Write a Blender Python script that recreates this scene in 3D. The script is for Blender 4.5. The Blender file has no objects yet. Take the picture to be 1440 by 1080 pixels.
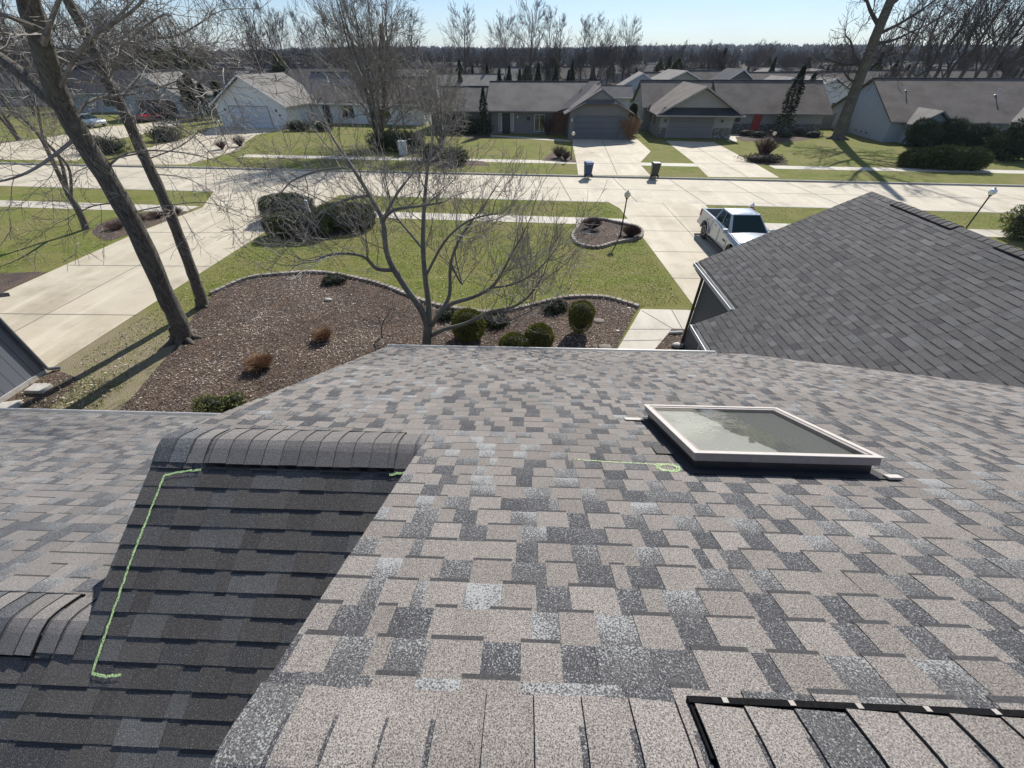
import bpy, math, random
from mathutils import Vector, Matrix
R = random.Random(7)
sc = bpy.context.scene
col = sc.collection
rad = math.radians

# ------------------------------------------------------------------ survey helpers
H = 7.4; F = 550.0; PIT = rad(40); YAW = rad(2)
def ray(px, py):
    a = F*math.cos(PIT)-(py-540)*math.sin(PIT); d = F*math.sin(PIT)+(py-540)*math.cos(PIT); r = px-720
    return Vector((r*math.cos(YAW)-a*math.sin(YAW), a*math.cos(YAW)+r*math.sin(YAW), -d))
def g(px, py, z=0.0):            # surveyed point at height z
    v = ray(px, py); return Vector((0, 0, H)) + v*((z-H)/v.z)
def yp(px, py, Y):               # surveyed point on the vertical plane at distance Y
    v = ray(px, py); return Vector((0, 0, H)) + v*(Y/v.y)

# ------------------------------------------------------------------ materials
def new_mat(name):
    m = bpy.data.materials.new(name); m.use_nodes = True
    nt = m.node_tree; b = nt.nodes['Principled BSDF']
    return m, nt, b
def nd(nt, t, **k):
    n = nt.nodes.new(t)
    for a, v in k.items(): setattr(n, a, v)
    return n
def mixc(nt, fac, a, b, blend='MIX'):
    n = nt.nodes.new('ShaderNodeMix'); n.data_type = 'RGBA'; n.blend_type = blend; n.clamp_factor = True
    for sock, v in ((n.inputs[0], fac), (n.inputs[6], a), (n.inputs[7], b)):
        if hasattr(v, 'is_linked') or hasattr(v, 'links'): nt.links.new(v, sock)
        elif isinstance(v, (int, float)): sock.default_value = v
        else: sock.default_value = (*v[:3], 1)
    return n.outputs[2]
def noise(nt, scale, detail=2, rough=.5, vec=None, dist=0):
    n = nd(nt, 'ShaderNodeTexNoise'); n.inputs['Scale'].default_value = scale; n.inputs['Detail'].default_value = detail
    n.inputs['Roughness'].default_value = rough; n.inputs['Distortion'].default_value = dist
    if vec is None:
        g_ = nd(nt, 'ShaderNodeNewGeometry'); vec = g_.outputs['Position']
    nt.links.new(vec, n.inputs['Vector'])
    return n.outputs['Fac']
def ramp(nt, v, lo, hi, a=0.0, b=1.0):
    n = nd(nt, 'ShaderNodeMapRange'); n.clamp = True
    n.inputs[1].default_value = lo; n.inputs[2].default_value = hi; n.inputs[3].default_value = a; n.inputs[4].default_value = b
    nt.links.new(v, n.inputs[0]); return n.outputs[0]
def mth(nt, op, a, b=None):
    n = nd(nt, 'ShaderNodeMath', operation=op)
    for i, v in enumerate((a, b)):
        if v is None: continue
        if isinstance(v, (int, float)): n.inputs[i].default_value = v
        else: nt.links.new(v, n.inputs[i])
    return n.outputs[0]
def bump(nt, b, h, strength, dist):
    n = nd(nt, 'ShaderNodeBump'); n.inputs['Strength'].default_value = strength; n.inputs['Distance'].default_value = dist
    nt.links.new(h, n.inputs['Height']); nt.links.new(n.outputs[0], b.inputs['Normal'])
def attr(nt, name='tab'):
    a = nd(nt, 'ShaderNodeAttribute'); a.attribute_name = name
    s = nd(nt, 'ShaderNodeSeparateXYZ'); nt.links.new(a.outputs['Vector'], s.inputs[0]); return s.outputs

def mat_noise(name, c1, c2, scale=3, rough=.85, detail=3, bs=0, bd=.01, bscale=None, c3=None, s3=.2, spec=.5, metal=0):
    m, nt, b = new_mat(name)
    c = mixc(nt, ramp(nt, noise(nt, scale, detail), .3, .7), c1, c2)
    if c3: c = mixc(nt, ramp(nt, noise(nt, s3, 3), .42, .68), c, c3)
    nt.links.new(c, b.inputs['Base Color']); b.inputs['Roughness'].default_value = rough
    b.inputs['Specular IOR Level'].default_value = spec; b.inputs['Metallic'].default_value = metal
    if bs: bump(nt, b, noise(nt, bscale or scale*4, 3), bs, bd)
    return m
def mat_tone(name, cols, rough=.9, gran=0, spec=.3, var=.35):
    """colour picked per face by the 'tab' attribute"""
    m, nt, b = new_mat(name); a = attr(nt)
    cr = nd(nt, 'ShaderNodeValToRGB'); e = cr.color_ramp.elements
    e[0].color = (*cols[0], 1); e[1].color = (*cols[-1], 1); e[1].position = 1
    for i, c in enumerate(cols[1:-1]):
        x = e.new((i+1)/(len(cols)-1)); x.color = (*c, 1)
    nt.links.new(a[0], cr.inputs[0]); c = cr.outputs[0]
    if gran: c = mixc(nt, ramp(nt, noise(nt, gran, 2), .3, .7), mixc(nt, 1.0, c, (1-var,)*3, 'MULTIPLY'), c)
    nt.links.new(c, b.inputs['Base Color']); b.inputs['Roughness'].default_value = rough; b.inputs['Specular IOR Level'].default_value = spec
    return m
def mat_shingle(name, la, lb, da, db, pale=.5, palecol=(.385, .385, .37), gs=235, cont=.62):
    """asphalt shingle: R tone, G 0 light tab / 1 dark tab, B position in tab (1 = lower edge)"""
    m, nt, b = new_mat(name); a = attr(nt)
    light = mixc(nt, a[0], la, lb); dark = mixc(nt, a[0], da, db)
    c = mixc(nt, a[1], light, dark)
    gr = ramp(nt, noise(nt, gs, 2, .6), .36, .64)
    c = mixc(nt, gr, mixc(nt, 1.0, c, (1-cont, 1-cont, 1-cont*.97), 'MULTIPLY'), mixc(nt, 1.0, c, (1+cont, 1+cont*.97, 1+cont*.92), 'MULTIPLY'))
    big = ramp(nt, noise(nt, 1.6, 4, .6), .42, .68)
    fine = noise(nt, gs*.62, 3, .7)
    wear = mth(nt, 'MULTIPLY', mth(nt, 'ADD', mth(nt, 'MULTIPLY', big, .75), mth(nt, 'MULTIPLY', a[2], .5)), mth(nt, 'ADD', mth(nt, 'MULTIPLY', a[1], .85), .15))
    rr = ramp(nt, a[0], .3, 1.0)
    thr = mth(nt, 'ADD', fine, mth(nt, 'MULTIPLY', mth(nt, 'MULTIPLY', wear, mth(nt, 'ADD', rr, .35)), .17*pale/.5))
    c = mixc(nt, ramp(nt, thr, .59, .69, 0, .85), c, palecol)
    c = mixc(nt, ramp(nt, noise(nt, gs*.8, 1), .66, .72), c, tuple(x*.8 for x in palecol))
    c = mixc(nt, ramp(nt, noise(nt, gs*1.1, 1, vec=None, dist=.3), .36, .30), c, (.03, .03, .032))
    stain = ramp(nt, noise(nt, .55, 4, .55), .35, .7, .86, 1.06)
    vm = nd(nt, 'ShaderNodeVectorMath', operation='SCALE'); nt.links.new(c, vm.inputs[0]); nt.links.new(stain, vm.inputs['Scale'])
    nt.links.new(vm.outputs[0], b.inputs['Base Color']); b.inputs['Roughness'].default_value = .92
    b.inputs['Specular IOR Level'].default_value = .25
    bump(nt, b, gr, .35, .0025)
    return m
M = {}
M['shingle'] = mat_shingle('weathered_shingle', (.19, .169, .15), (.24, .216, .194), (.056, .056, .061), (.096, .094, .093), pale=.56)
M['shingle_b'] = mat_shingle('north_shingle_shaded', (.080, .072, .065), (.112, .101, .091), (.062, .060, .060), (.138, .134, .125), pale=.12, cont=.5)  # same shingles, darker copy: the slope's shade is put into the colour
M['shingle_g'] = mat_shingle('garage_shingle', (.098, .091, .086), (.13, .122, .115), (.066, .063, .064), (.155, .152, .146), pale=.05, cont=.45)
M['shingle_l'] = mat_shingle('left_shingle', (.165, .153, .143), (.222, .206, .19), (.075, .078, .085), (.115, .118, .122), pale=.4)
M['edge'] = mat_noise('shingle_edge', (.018, .018, .02), (.06, .058, .057), 150)
M['vent'] = mat_noise('vent_black', (.008, .008, .009), (.014, .014, .014), 80, rough=1, spec=.05)
M['chalk'], _nt, _b = new_mat('chalk_green')
_c = mixc(_nt, ramp(_nt, noise(_nt, 140, 2), .35, .65), (.4, .62, .22), (.75, 1.0, .45)); _nt.links.new(_c, _b.inputs['Base Color'])
_b.inputs['Roughness'].default_value = 1
_nt.links.new(ramp(_nt, noise(_nt, 170, 2), .40, .47), _b.inputs['Alpha'])
M['chalk_faint'] = M['chalk'].copy(); M['chalk_faint'].name = 'chalk_faint'
for n_ in M['chalk_faint'].node_tree.nodes:
    if n_.type == 'MAP_RANGE' and n_.inputs[1].default_value > .39 and n_.inputs[2].default_value < .5:
        n_.inputs[1].default_value = .48; n_.inputs[2].default_value = .58
M['gutter'] = mat_noise('gutter_white', (.5, .5, .48), (.6, .6, .58), 5, rough=.4)
M['metal_dark'] = mat_noise('dark_metal', (.02, .022, .025), (.035, .035, .04), 10, rough=.4)
M['frame_taupe'] = mat_noise('taupe_frame', (.3, .26, .23), (.36, .31, .28), 30, rough=.45)
M['frame_cap'] = mat_noise('pale_cap', (.52, .47, .42), (.58, .53, .475), 20, rough=.35)
M['drywall'] = mat_noise('drywall', (.42, .43, .37), (.48, .48, .42), 4, rough=.9)

def mat_glass(name, tint, refl=.35, trans=True, rough=.02, wav=0, fix=False):
    m, nt, b = new_mat(name)
    gl = nd(nt, 'ShaderNodeBsdfGlossy'); gl.inputs['Color'].default_value = (.9, .93, .95, 1); gl.inputs['Roughness'].default_value = rough
    tr = nd(nt, 'ShaderNodeBsdfTransparent' if trans else 'ShaderNodeBsdfDiffuse'); tr.inputs['Color'].default_value = (*tint, 1)
    fr = nd(nt, 'ShaderNodeLayerWeight'); fr.inputs['Blend'].default_value = refl
    if fix: fr.inputs['Blend'].default_value = .36
    mx = nd(nt, 'ShaderNodeMixShader'); nt.links.new(fr.outputs['Fresnel'], mx.inputs[0]); nt.links.new(tr.outputs[0], mx.inputs[1]); nt.links.new(gl.outputs[0], mx.inputs[2])
    nt.links.new(mx.outputs[0], nt.nodes['Material Output'].inputs['Surface'])
    if wav:
        bn = nd(nt, 'ShaderNodeBump'); bn.inputs['Strength'].default_value = wav; bn.inputs['Distance'].default_value = .02
        nt.links.new(noise(nt, 7, 2, .5, dist=1.2), bn.inputs['Height']); nt.links.new(bn.outputs[0], gl.inputs['Normal']); nt.links.new(bn.outputs[0], fr.inputs['Normal'])
    return m
M['sky_glass'] = mat_glass('skylight_glass', (.92, .93, .92), .22, True, .01, .05, True)
M['win'] = mat_glass('window_glass', (.02, .025, .03), .45, False)
M['car_glass'] = mat_glass('car_glass', (.012, .028, .028), .22, False)
M['sky_well'] = mat_noise('drywall_white', (.5, .51, .44), (.56, .57, .5), 4, rough=.9)
M['glass_refl'], _nt, _b = new_mat('reflection_paint')  # pale and dark halves: the glass reflection painted as colour
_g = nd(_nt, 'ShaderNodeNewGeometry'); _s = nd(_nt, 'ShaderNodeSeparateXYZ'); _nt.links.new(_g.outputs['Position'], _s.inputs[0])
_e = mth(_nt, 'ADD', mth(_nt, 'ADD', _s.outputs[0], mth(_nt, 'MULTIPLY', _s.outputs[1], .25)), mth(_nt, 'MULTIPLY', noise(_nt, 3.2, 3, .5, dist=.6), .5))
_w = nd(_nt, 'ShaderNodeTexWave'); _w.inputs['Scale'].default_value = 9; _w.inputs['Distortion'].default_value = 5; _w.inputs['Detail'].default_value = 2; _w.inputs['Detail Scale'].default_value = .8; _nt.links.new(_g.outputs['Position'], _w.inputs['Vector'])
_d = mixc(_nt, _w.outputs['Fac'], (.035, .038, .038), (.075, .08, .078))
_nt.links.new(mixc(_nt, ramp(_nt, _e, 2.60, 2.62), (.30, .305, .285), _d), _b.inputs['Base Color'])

def mat_concrete(name, c1, c2, c3):
    m, nt, b = new_mat(name)
    c = mixc(nt, ramp(nt, noise(nt, .7, 5, .6), .3, .7), c1, c2)
    c = mixc(nt, ramp(nt, noise(nt, .13, 4, .65, dist=.6), .5, .8), c, c3)
    mp = nd(nt, 'ShaderNodeMapping'); mp.inputs['Scale'].default_value = (1, .13, 1); g0 = nd(nt, 'ShaderNodeNewGeometry'); nt.links.new(g0.outputs['Position'], mp.inputs[0])
    c = mixc(nt, ramp(nt, noise(nt, 1.3, 4, .6, mp.outputs[0]), .48, .7, 0, .7), c, tuple(x*1.14 for x in c2))
    c = mixc(nt, ramp(nt, noise(nt, .45, 6, .7), .52, .72, 0, .65), c, tuple(x*.74 for x in c3))
    c = mixc(nt, ramp(nt, noise(nt, 25, 3), .3, .7), mixc(nt, 1, c, (.88, .88, .88), 'MULTIPLY'), c)
    nt.links.new(c, b.inputs['Base Color']); b.inputs['Roughness'].default_value = .85
    bump(nt, b, noise(nt, 40, 3), .15, .01); return m
M['road'] = mat_concrete('road_concrete', (.51, .445, .325), (.59, .525, .40), (.43, .37, .27))
M['drive'] = mat_concrete('drive_concrete', (.51, .44, .315), (.60, .53, .40), (.41, .345, .235))
M['walk'] = mat_concrete('walk_concrete', (.52, .47, .375), (.6, .55, .455), (.45, .40, .31))
M['joint'] = mat_noise('joint_tar', (.13, .12, .1), (.2, .18, .16), 6)
M['curb'] = mat_noise('curb_concrete', (.34, .32, .28), (.44, .42, .37), 3)
# lawn
def mat_lawn():
    m, nt, b = new_mat('lawn_grass')
    c = mixc(nt, ramp(nt, noise(nt, 5.5, 4, .7), .35, .65), (.125, .158, .03), (.19, .215, .05))
    c = mixc(nt, ramp(nt, noise(nt, 1.1, 5, .7), .42, .72), c, (.25, .245, .085))
    c = mixc(nt, ramp(nt, noise(nt, .3, 6, .7), .42, .64, 0, .8), c, (.25, .215, .095))
    c = mixc(nt, ramp(nt, noise(nt, 2.6, 5, .75), .56, .68, 0, .8), c, (.27, .235, .13))
    c = mixc(nt, ramp(nt, noise(nt, 45, 2), .35, .65), mixc(nt, 1, c, (.6, .62, .6), 'MULTIPLY'), mixc(nt, 1, c, (1.25, 1.22, 1.2), 'MULTIPLY'))
    g_ = nd(nt, 'ShaderNodeNewGeometry'); s = nd(nt, 'ShaderNodeSeparateXYZ'); nt.links.new(g_.outputs['Position'], s.inputs[0])
    dead = mth(nt, 'MULTIPLY', ramp(nt, mth(nt, 'ADD', s.outputs[1], mth(nt, 'MULTIPLY', noise(nt, .9, 3), 4)), 15.5, 12.5), ramp(nt, s.outputs[0], -8, -10))
    c = mixc(nt, mth(nt, 'MULTIPLY', dead, ramp(nt, noise(nt, 3, 4), .3, .6, .5, 1)), c, (.27, .225, .15))
    nt.links.new(c, b.inputs['Base Color']); b.inputs['Roughness'].default_value = 1; b.inputs['Specular IOR Level'].default_value = .1
    bump(nt, b, noise(nt, 30, 3), .8, .05); return m
M['lawn'] = mat_lawn()
M['terrain'] = M['lawn'].copy(); M['terrain'].name = 'terrain'
_nt = M['terrain'].node_tree; _b = _nt.nodes['Principled BSDF']; _l = _b.inputs['Base Color'].links[0].from_socket
_g = nd(_nt, 'ShaderNodeNewGeometry'); _s = nd(_nt, 'ShaderNodeSeparateXYZ'); _nt.links.new(_g.outputs['Position'], _s.inputs[0])
_f = ramp(_nt, mth(_nt, 'ADD', _s.outputs[1], mth(_nt, 'MULTIPLY', noise(_nt, .03, 4), 60)), 100, 135)
_nt.links.new(mixc(_nt, _f, _l, (.075, .066, .045)), _b.inputs['Base Color'])
M['far_ground'] = mat_noise('far_grass', (.07, .085, .025), (.13, .125, .05), .25, 1, c3=(.16, .14, .08), s3=.03)
M['mulch'] = mat_noise('mulch_soil', (.07, .045, .03), (.175, .122, .085), 22, 1, 4, bs=1, bd=.06, bscale=20, c3=(.075, .055, .045), s3=1.2)
M['chips'] = mat_tone('mulch_chips', [(.04, .025, .017), (.095, .062, .043), (.165, .115, .082), (.27, .21, .16), (.60, .53, .45)])
M['grass_blades'] = mat_tone('grass_blades', [(.1, .135, .02), (.165, .2, .038), (.22, .235, .065), (.34, .31, .16)])
M['leaf_litter'] = mat_tone('leaf_litter', [(.32, .26, .16), (.52, .46, .34), (.68, .64, .55)])
M['brick_edge'] = mat_tone('edging_block', [(.26, .22, .18), (.36, .315, .265), (.46, .41, .35)], gran=40)
M['stone'] = mat_noise('pale_stone', (.4, .37, .32), (.56, .53, .48), 9, bs=.3)
M['bark'] = mat_noise('dark_bark', (.075, .062, .05), (.15, .13, .105), 9, .95, 5, bs=.9, bd=.03, bscale=28, c3=(.17, .17, .13), s3=1.6)
def mat_bark(name, c1, c2, c3):
    m, nt, b = new_mat(name); g0 = nd(nt, 'ShaderNodeNewGeometry'); mp = nd(nt, 'ShaderNodeMapping'); mp.inputs['Scale'].default_value = (1, 1, .16); nt.links.new(g0.outputs['Position'], mp.inputs[0])
    f = noise(nt, 26, 5, .7, mp.outputs[0], .8); c = mixc(nt, ramp(nt, f, .38, .62), c1, c2); c = mixc(nt, ramp(nt, noise(nt, 1.7, 5, .6), .5, .72, 0, .7), c, c3)
    nt.links.new(c, b.inputs['Base Color']); b.inputs['Roughness'].default_value = .95; bump(nt, b, f, 1, .05); return m
M['bark'] = mat_bark('furrowed_bark', (.05, .042, .034), (.21, .185, .15), (.2, .2, .14))
M['bark_c'] = mat_noise('grey_bark', (.13, .115, .095), (.22, .2, .17), 12, .95, 5, bs=.6, bd=.01, bscale=40, c3=(.2, .21, .16), s3=2)
M['twig'] = mat_noise('twig_bark', (.13, .108, .088), (.32, .29, .25), 3, .7)
M['far_bark'] = mat_noise('far_bark', (.06, .048, .04), (.11, .09, .078), .6, .95)
M['yew'] = mat_tone('yew_leaf', [(.016, .03, .01), (.04, .058, .016), (.075, .095, .028), (.11, .12, .04)])
M['gold'] = mat_tone('golden_boxwood', [(.04, .055, .012), (.105, .12, .018), (.19, .195, .035), (.26, .25, .06)])
M['spruce'] = mat_tone('conifer_needles', [(.012, .02, .012), (.03, .045, .022), (.055, .075, .034), (.09, .105, .05)])
M['pine'] = mat_tone('pine_needles', [(.045, .06, .015), (.1, .125, .035), (.18, .2, .065), (.25, .26, .1)])
M['brown_shrub'] = mat_tone('bare_shrub', [(.06, .035, .028), (.11, .07, .055), (.17, .11, .09)])
M['dry_grass'] = mat_tone('dry_grass', [(.18, .09, .045), (.3, .17, .09), (.46, .34, .22)])
M['core'] = mat_noise('inner_twigs', (.012, .014, .008), (.03, .03, .018), 8)
M['woods'] = mat_tone('woods', [(.022, .02, .018), (.038, .033, .029), (.055, .047, .041), (.028, .036, .021)])

def mat_siding(name, c, step=.2, axis='Z', depth=.4, vert=False):
    m, nt, b = new_mat(name)
    tc = nd(nt, 'ShaderNodeTexCoord'); s = nd(nt, 'ShaderNodeSeparateXYZ'); nt.links.new(tc.outputs['Object'], s.inputs[0])
    if vert: v = mth(nt, 'ADD', s.outputs[0], s.outputs[1])
    else: v = s.outputs[2]
    fr = mth(nt, 'FRACT', mth(nt, 'DIVIDE', v, step))
    line = ramp(nt, fr, 0, .12, depth, 1)
    cc = mixc(nt, ramp(nt, noise(nt, 1.5, 3), .3, .7), tuple(x*.93 for x in c), c)
    vm = nd(nt, 'ShaderNodeVectorMath', operation='SCALE'); nt.links.new(cc, vm.inputs[0]); nt.links.new(line, vm.inputs['Scale'])
    nt.links.new(vm.outputs[0], b.inputs['Base Color']); b.inputs['Roughness'].default_value = .7
    bump(nt, b, fr, .5, .02); return m
M['sid_own'] = mat_siding('slate_siding', (.1, .11, .115), .15, depth=.35)
M['sid_nb'] = mat_siding('grey_board_siding', (.2, .215, .235), .3, vert=True, depth=.25)
M['sid_white'] = mat_siding('white_siding', (.72, .73, .72), .2, depth=.8)
M['sid_grey'] = mat_siding('taupe_siding', (.2, .195, .185), .25, vert=True, depth=.75)
M['sid_tan'] = mat_siding('tan_siding', (.36, .34, .305), .22, depth=.8)
M['sid_pale'] = mat_siding('pale_grey_siding', (.42, .46, .49), .2, depth=.82)
M['trim_dark'] = mat_noise('trim_dark', (.12, .125, .13), (.16, .165, .17), 4)
M['trim_white'] = mat_noise('trim_white', (.65, .65, .63), (.75, .75, .73), 3)
M['trim_tan'] = mat_noise('trim_tan', (.33, .3, .26), (.38, .35, .31), 3)
M['gdoor_white'] = mat_siding('white_garage_door', (.56, .59, .62), .53, depth=.7)
M['gdoor_grey'] = mat_siding('grey_garage_door', (.14, .145, .155), .53, depth=.7)
M['gdoor_tan'] = mat_siding('tan_garage_door', (.22, .21, .2), .53, depth=.7)
M['door_red'] = mat_noise('red_door', (.32, .025, .02), (.38, .03, .025), 5, rough=.4)
M['door_dark'] = mat_noise('dark_door', (.02, .02, .022), (.03, .03, .03), 5, rough=.5)
M['wood_brown'] = mat_noise('brown_panel', (.14, .07, .035), (.2, .1, .055), 4)
def mat_stonewall():
    m, nt, b = new_mat('ledge_stone')
    v = nd(nt, 'ShaderNodeTexVoronoi'); v.inputs['Scale'].default_value = 3.2
    tc = nd(nt, 'ShaderNodeTexCoord'); mp = nd(nt, 'ShaderNodeMapping'); mp.inputs['Scale'].default_value = (1, 1, 2.4)
    nt.links.new(tc.outputs['Object'], mp.inputs[0]); nt.links.new(mp.outputs[0], v.inputs['Vector'])
    s = nd(nt, 'ShaderNodeSeparateXYZ'); nt.links.new(v.outputs['Color'], s.inputs[0])
    c = mixc(nt, ramp(nt, s.outputs[0], .35, .6), (.07, .07, .075), (.68, .66, .62))
    c = mixc(nt, ramp(nt, v.outputs['Distance'], .0, .5), c, (.12, .11, .1)); nt.links.new(c, b.inputs['Base Color']); return m
M['ledge'] = mat_stonewall()
def mat_roof(name, c1, c2, streak=0):
    m, nt, b = new_mat(name)
    tc = nd(nt, 'ShaderNodeTexCoord'); mp = nd(nt, 'ShaderNodeMapping'); mp.inputs['Scale'].default_value = (1, 1, 3)
    nt.links.new(tc.outputs['Object'], mp.inputs[0])
    c = mixc(nt, ramp(nt, noise(nt, 5, 3, .7, mp.outputs[0]), .3, .7), c1, c2)
    c = mixc(nt, ramp(nt, noise(nt, .6, 4, .6), .4, .75), c, tuple(x*.72 for x in c1))
    s = nd(nt, 'ShaderNodeSeparateXYZ'); nt.links.new(tc.outputs['Object'], s.inputs[0])
    fr = ramp(nt, mth(nt, 'FRACT', mth(nt, 'DIVIDE', s.outputs[2], .085)), 0, .25, .72, 1)
    vm = nd(nt, 'ShaderNodeVectorMath', operation='SCALE'); nt.links.new(c, vm.inputs[0]); nt.links.new(fr, vm.inputs['Scale'])
    nt.links.new(vm.outputs[0], b.inputs['Base Color']); b.inputs['Roughness'].default_value = .95; b.inputs['Specular IOR Level'].default_value = .2
    return m
M['r_tan'] = mat_roof('roof_tan', (.22, .205, .18), (.29, .27, .24))
M['r_grey'] = mat_roof('roof_grey', (.135, .122, .11), (.19, .172, .157))
M['r_brown'] = mat_roof('roof_brown', (.15, .128, .108), (.21, .182, .155))
M['r_dark'] = mat_roof('roof_dark', (.06, .06, .066), (.095, .093, .098))
M['truck_paint'] = mat_noise('silver_paint', (.42, .46, .49), (.46, .5, .53), 3, rough=.25, metal=.5)
M['car_red'] = mat_noise('red_paint', (.25, .01, .02), (.3, .012, .025), 3, rough=.25)
M['tyre'] = mat_noise('tyre_rubber', (.012, .012, .012), (.022, .022, .022), 20, rough=.8)
M['rim'] = mat_noise('rim_alloy', (.3, .3, .31), (.4, .4, .41), 8, rough=.35, metal=.7)
M['blue_bin'] = mat_noise('blue_plastic', (.012, .04, .1), (.016, .05, .125), 4, rough=.45)
M['blue_lid_sunlit'] = mat_noise('blue_lid_sunlit', (.03, .09, .25), (.04, .1, .28), 4, rough=.35)  # bin blue lightened, sunlight on the lid put into the colour
M['green_bin'] = mat_noise('green_plastic', (.02, .03, .022), (.03, .042, .03), 4, rough=.45)
M['globe'] = mat_noise('globe_cream', (.75, .68, .48), (.8, .74, .55), 3, rough=.25)
M['globe_w'] = mat_noise('globe_white', (.8, .82, .84), (.85, .86, .88), 3, rough=.2)
M['hyd_red'] = mat_noise('hydrant_red', (.35, .04, .03), (.42, .06, .04), 6, rough=.5)
M['utility'] = mat_noise('utility_green', (.5, .55, .53), (.56, .6, .58), 4, rough=.5)
M['brick_white'] = mat_noise('chimney_brick', (.3, .26, .24), (.46, .43, .4), 7)

# ------------------------------------------------------------------ mesh building
class MB:
    def __init__(s): s.v = []; s.f = []; s.m = []; s.t = None; s.sm = False
    def add(s, vs, fs, mi=0, tone=None):
        o = len(s.v); s.v += [tuple(v) for v in vs]
        for f in fs:
            s.f.append(tuple(i+o for i in f)); s.m.append(mi)
            if s.t is not None: s.t.append(tone)
    def box(s, a, b, mi=0, M4=None, tone=None):
        x0, y0, z0 = a; x1, y1, z1 = b
        vs = [Vector(p) for p in ((x0,y0,z0),(x1,y0,z0),(x1,y1,z0),(x0,y1,z0),(x0,y0,z1),(x1,y0,z1),(x1,y1,z1),(x0,y1,z1))]
        if M4: vs = [M4 @ v for v in vs]
        s.add(vs, [(0,3,2,1),(4,5,6,7),(0,1,5,4),(1,2,6,5),(2,3,7,6),(3,0,4,7)], mi, tone)
    def prism(s, poly, z0, z1, mi=0, M4=None):     # xy polygon extruded in z
        n = len(poly); vs = [Vector((p[0], p[1], z0)) for p in poly]+[Vector((p[0], p[1], z1)) for p in poly]
        ar = sum(poly[i][0]*poly[(i+1)%n][1]-poly[(i+1)%n][0]*poly[i][1] for i in range(n))
        if ar < 0: vs = vs[:n][::-1]+vs[n:][::-1]
        if M4: vs = [M4 @ v for v in vs]
        s.add(vs, [tuple(range(n-1,-1,-1)), tuple(range(n,2*n))]+[(i,(i+1)%n,n+(i+1)%n,n+i) for i in range(n)], mi)
    def tube(s, pts, rs, sides=6, mi=0, tone=None, cap=True):
        o = len(s.v); n = len(pts); k = sides
        up = None
        for i in range(n):
            d = (pts[min(i+1,n-1)]-pts[max(i-1,0)])
            if d.length < 1e-9: d = Vector((0,0,1))
            d.normalize()
            if up is None: up = d.orthogonal().normalized()
            u = (up - d*up.dot(d))
            if u.length < 1e-5: u = d.orthogonal()
            u.normalize(); up = u; w = d.cross(u); r = rs[i]
            for j in range(k):
                a = 2*math.pi*j/k; q = pts[i]+u*(math.cos(a)*r)+w*(math.sin(a)*r); s.v.append((q.x,q.y,q.z))
        for i in range(n-1):
            for j in range(k):
                s.f.append((o+i*k+j, o+i*k+(j+1)%k, o+(i+1)*k+(j+1)%k, o+(i+1)*k+j)); s.m.append(mi)
                if s.t is not None: s.t.append(tone)
        if cap and k > 3:
            s.f.append(tuple(o+j for j in range(k-1,-1,-1))); s.m.append(mi)
            s.f.append(tuple(o+(n-1)*k+j for j in range(k))); s.m.append(mi)
            if s.t is not None: s.t += [tone, tone]
    def lathe(s, prof, c=(0,0,0), k=16, mi=0, M4=None):
        o = []; n = len(prof)
        for r, z in prof:
            for j in range(k):
                a = 2*math.pi*j/k; v = Vector((c[0]+r*math.cos(a), c[1]+r*math.sin(a), c[2]+z)); o.append(M4 @ v if M4 else v)
        fs = [(i*k+j, i*k+(j+1)%k, (i+1)*k+(j+1)%k, (i+1)*k+j) for i in range(n-1) for j in range(k)]
        fs += [tuple(range(k-1,-1,-1)), tuple((n-1)*k+j for j in range(k))]
        s.add(o, fs, mi)
    def build(s, name, mats, parent=None, smooth=False, M4=None):
        me = bpy.data.meshes.new(name); me.from_pydata(s.v, [], s.f)
        if not isinstance(mats, (list, tuple)): mats = [mats]
        for m in mats: me.materials.append(m)
        if len(mats) > 1: me.polygons.foreach_set('material_index', s.m)
        if s.t is not None:
            at = me.attributes.new('tab', 'FLOAT_VECTOR', 'CORNER'); buf = []
            for f, t in zip(s.f, s.t):
                if t is None: t = (.5, 0, 0)
                if isinstance(t[0], tuple):
                    for q in t: buf += q
                else: buf += list(t)*len(f)
            at.data.foreach_set('vector', buf)
        if smooth: me.polygons.foreach_set('use_smooth', [True]*len(me.polygons))
        me.update(); o = bpy.data.objects.new(name, me); col.objects.link(o)
        if parent: o.parent = parent
        if M4: o.matrix_local = M4
        return o
def toned():
    m = MB(); m.t = []; return m
def tag(o, label=None, cat=None, group=None, kind=None):
    if label: o['label'] = label
    if cat: o['category'] = cat
    if group: o['group'] = group
    if kind: o['kind'] = kind
    return o
def thing(name, label, cat, loc=(0,0,0), rz=0, group=None):
    o = bpy.data.objects.new(name, None); col.objects.link(o); o.location = loc; o.rotation_euler = (0,0,rz); o.empty_display_size = .3
    return tag(o, label, cat, group)
def copy_tree(o, parent=None):
    c = o.copy(); col.objects.link(c); c.parent = parent
    for ch in o.children: copy_tree(ch, c)
    return c
def bevel(o, w, seg=2, ang=40):
    b = o.modifiers.new('b', 'BEVEL'); b.width = w; b.segments = seg; b.limit_method = 'ANGLE'; b.angle_limit = rad(ang); return o

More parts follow.
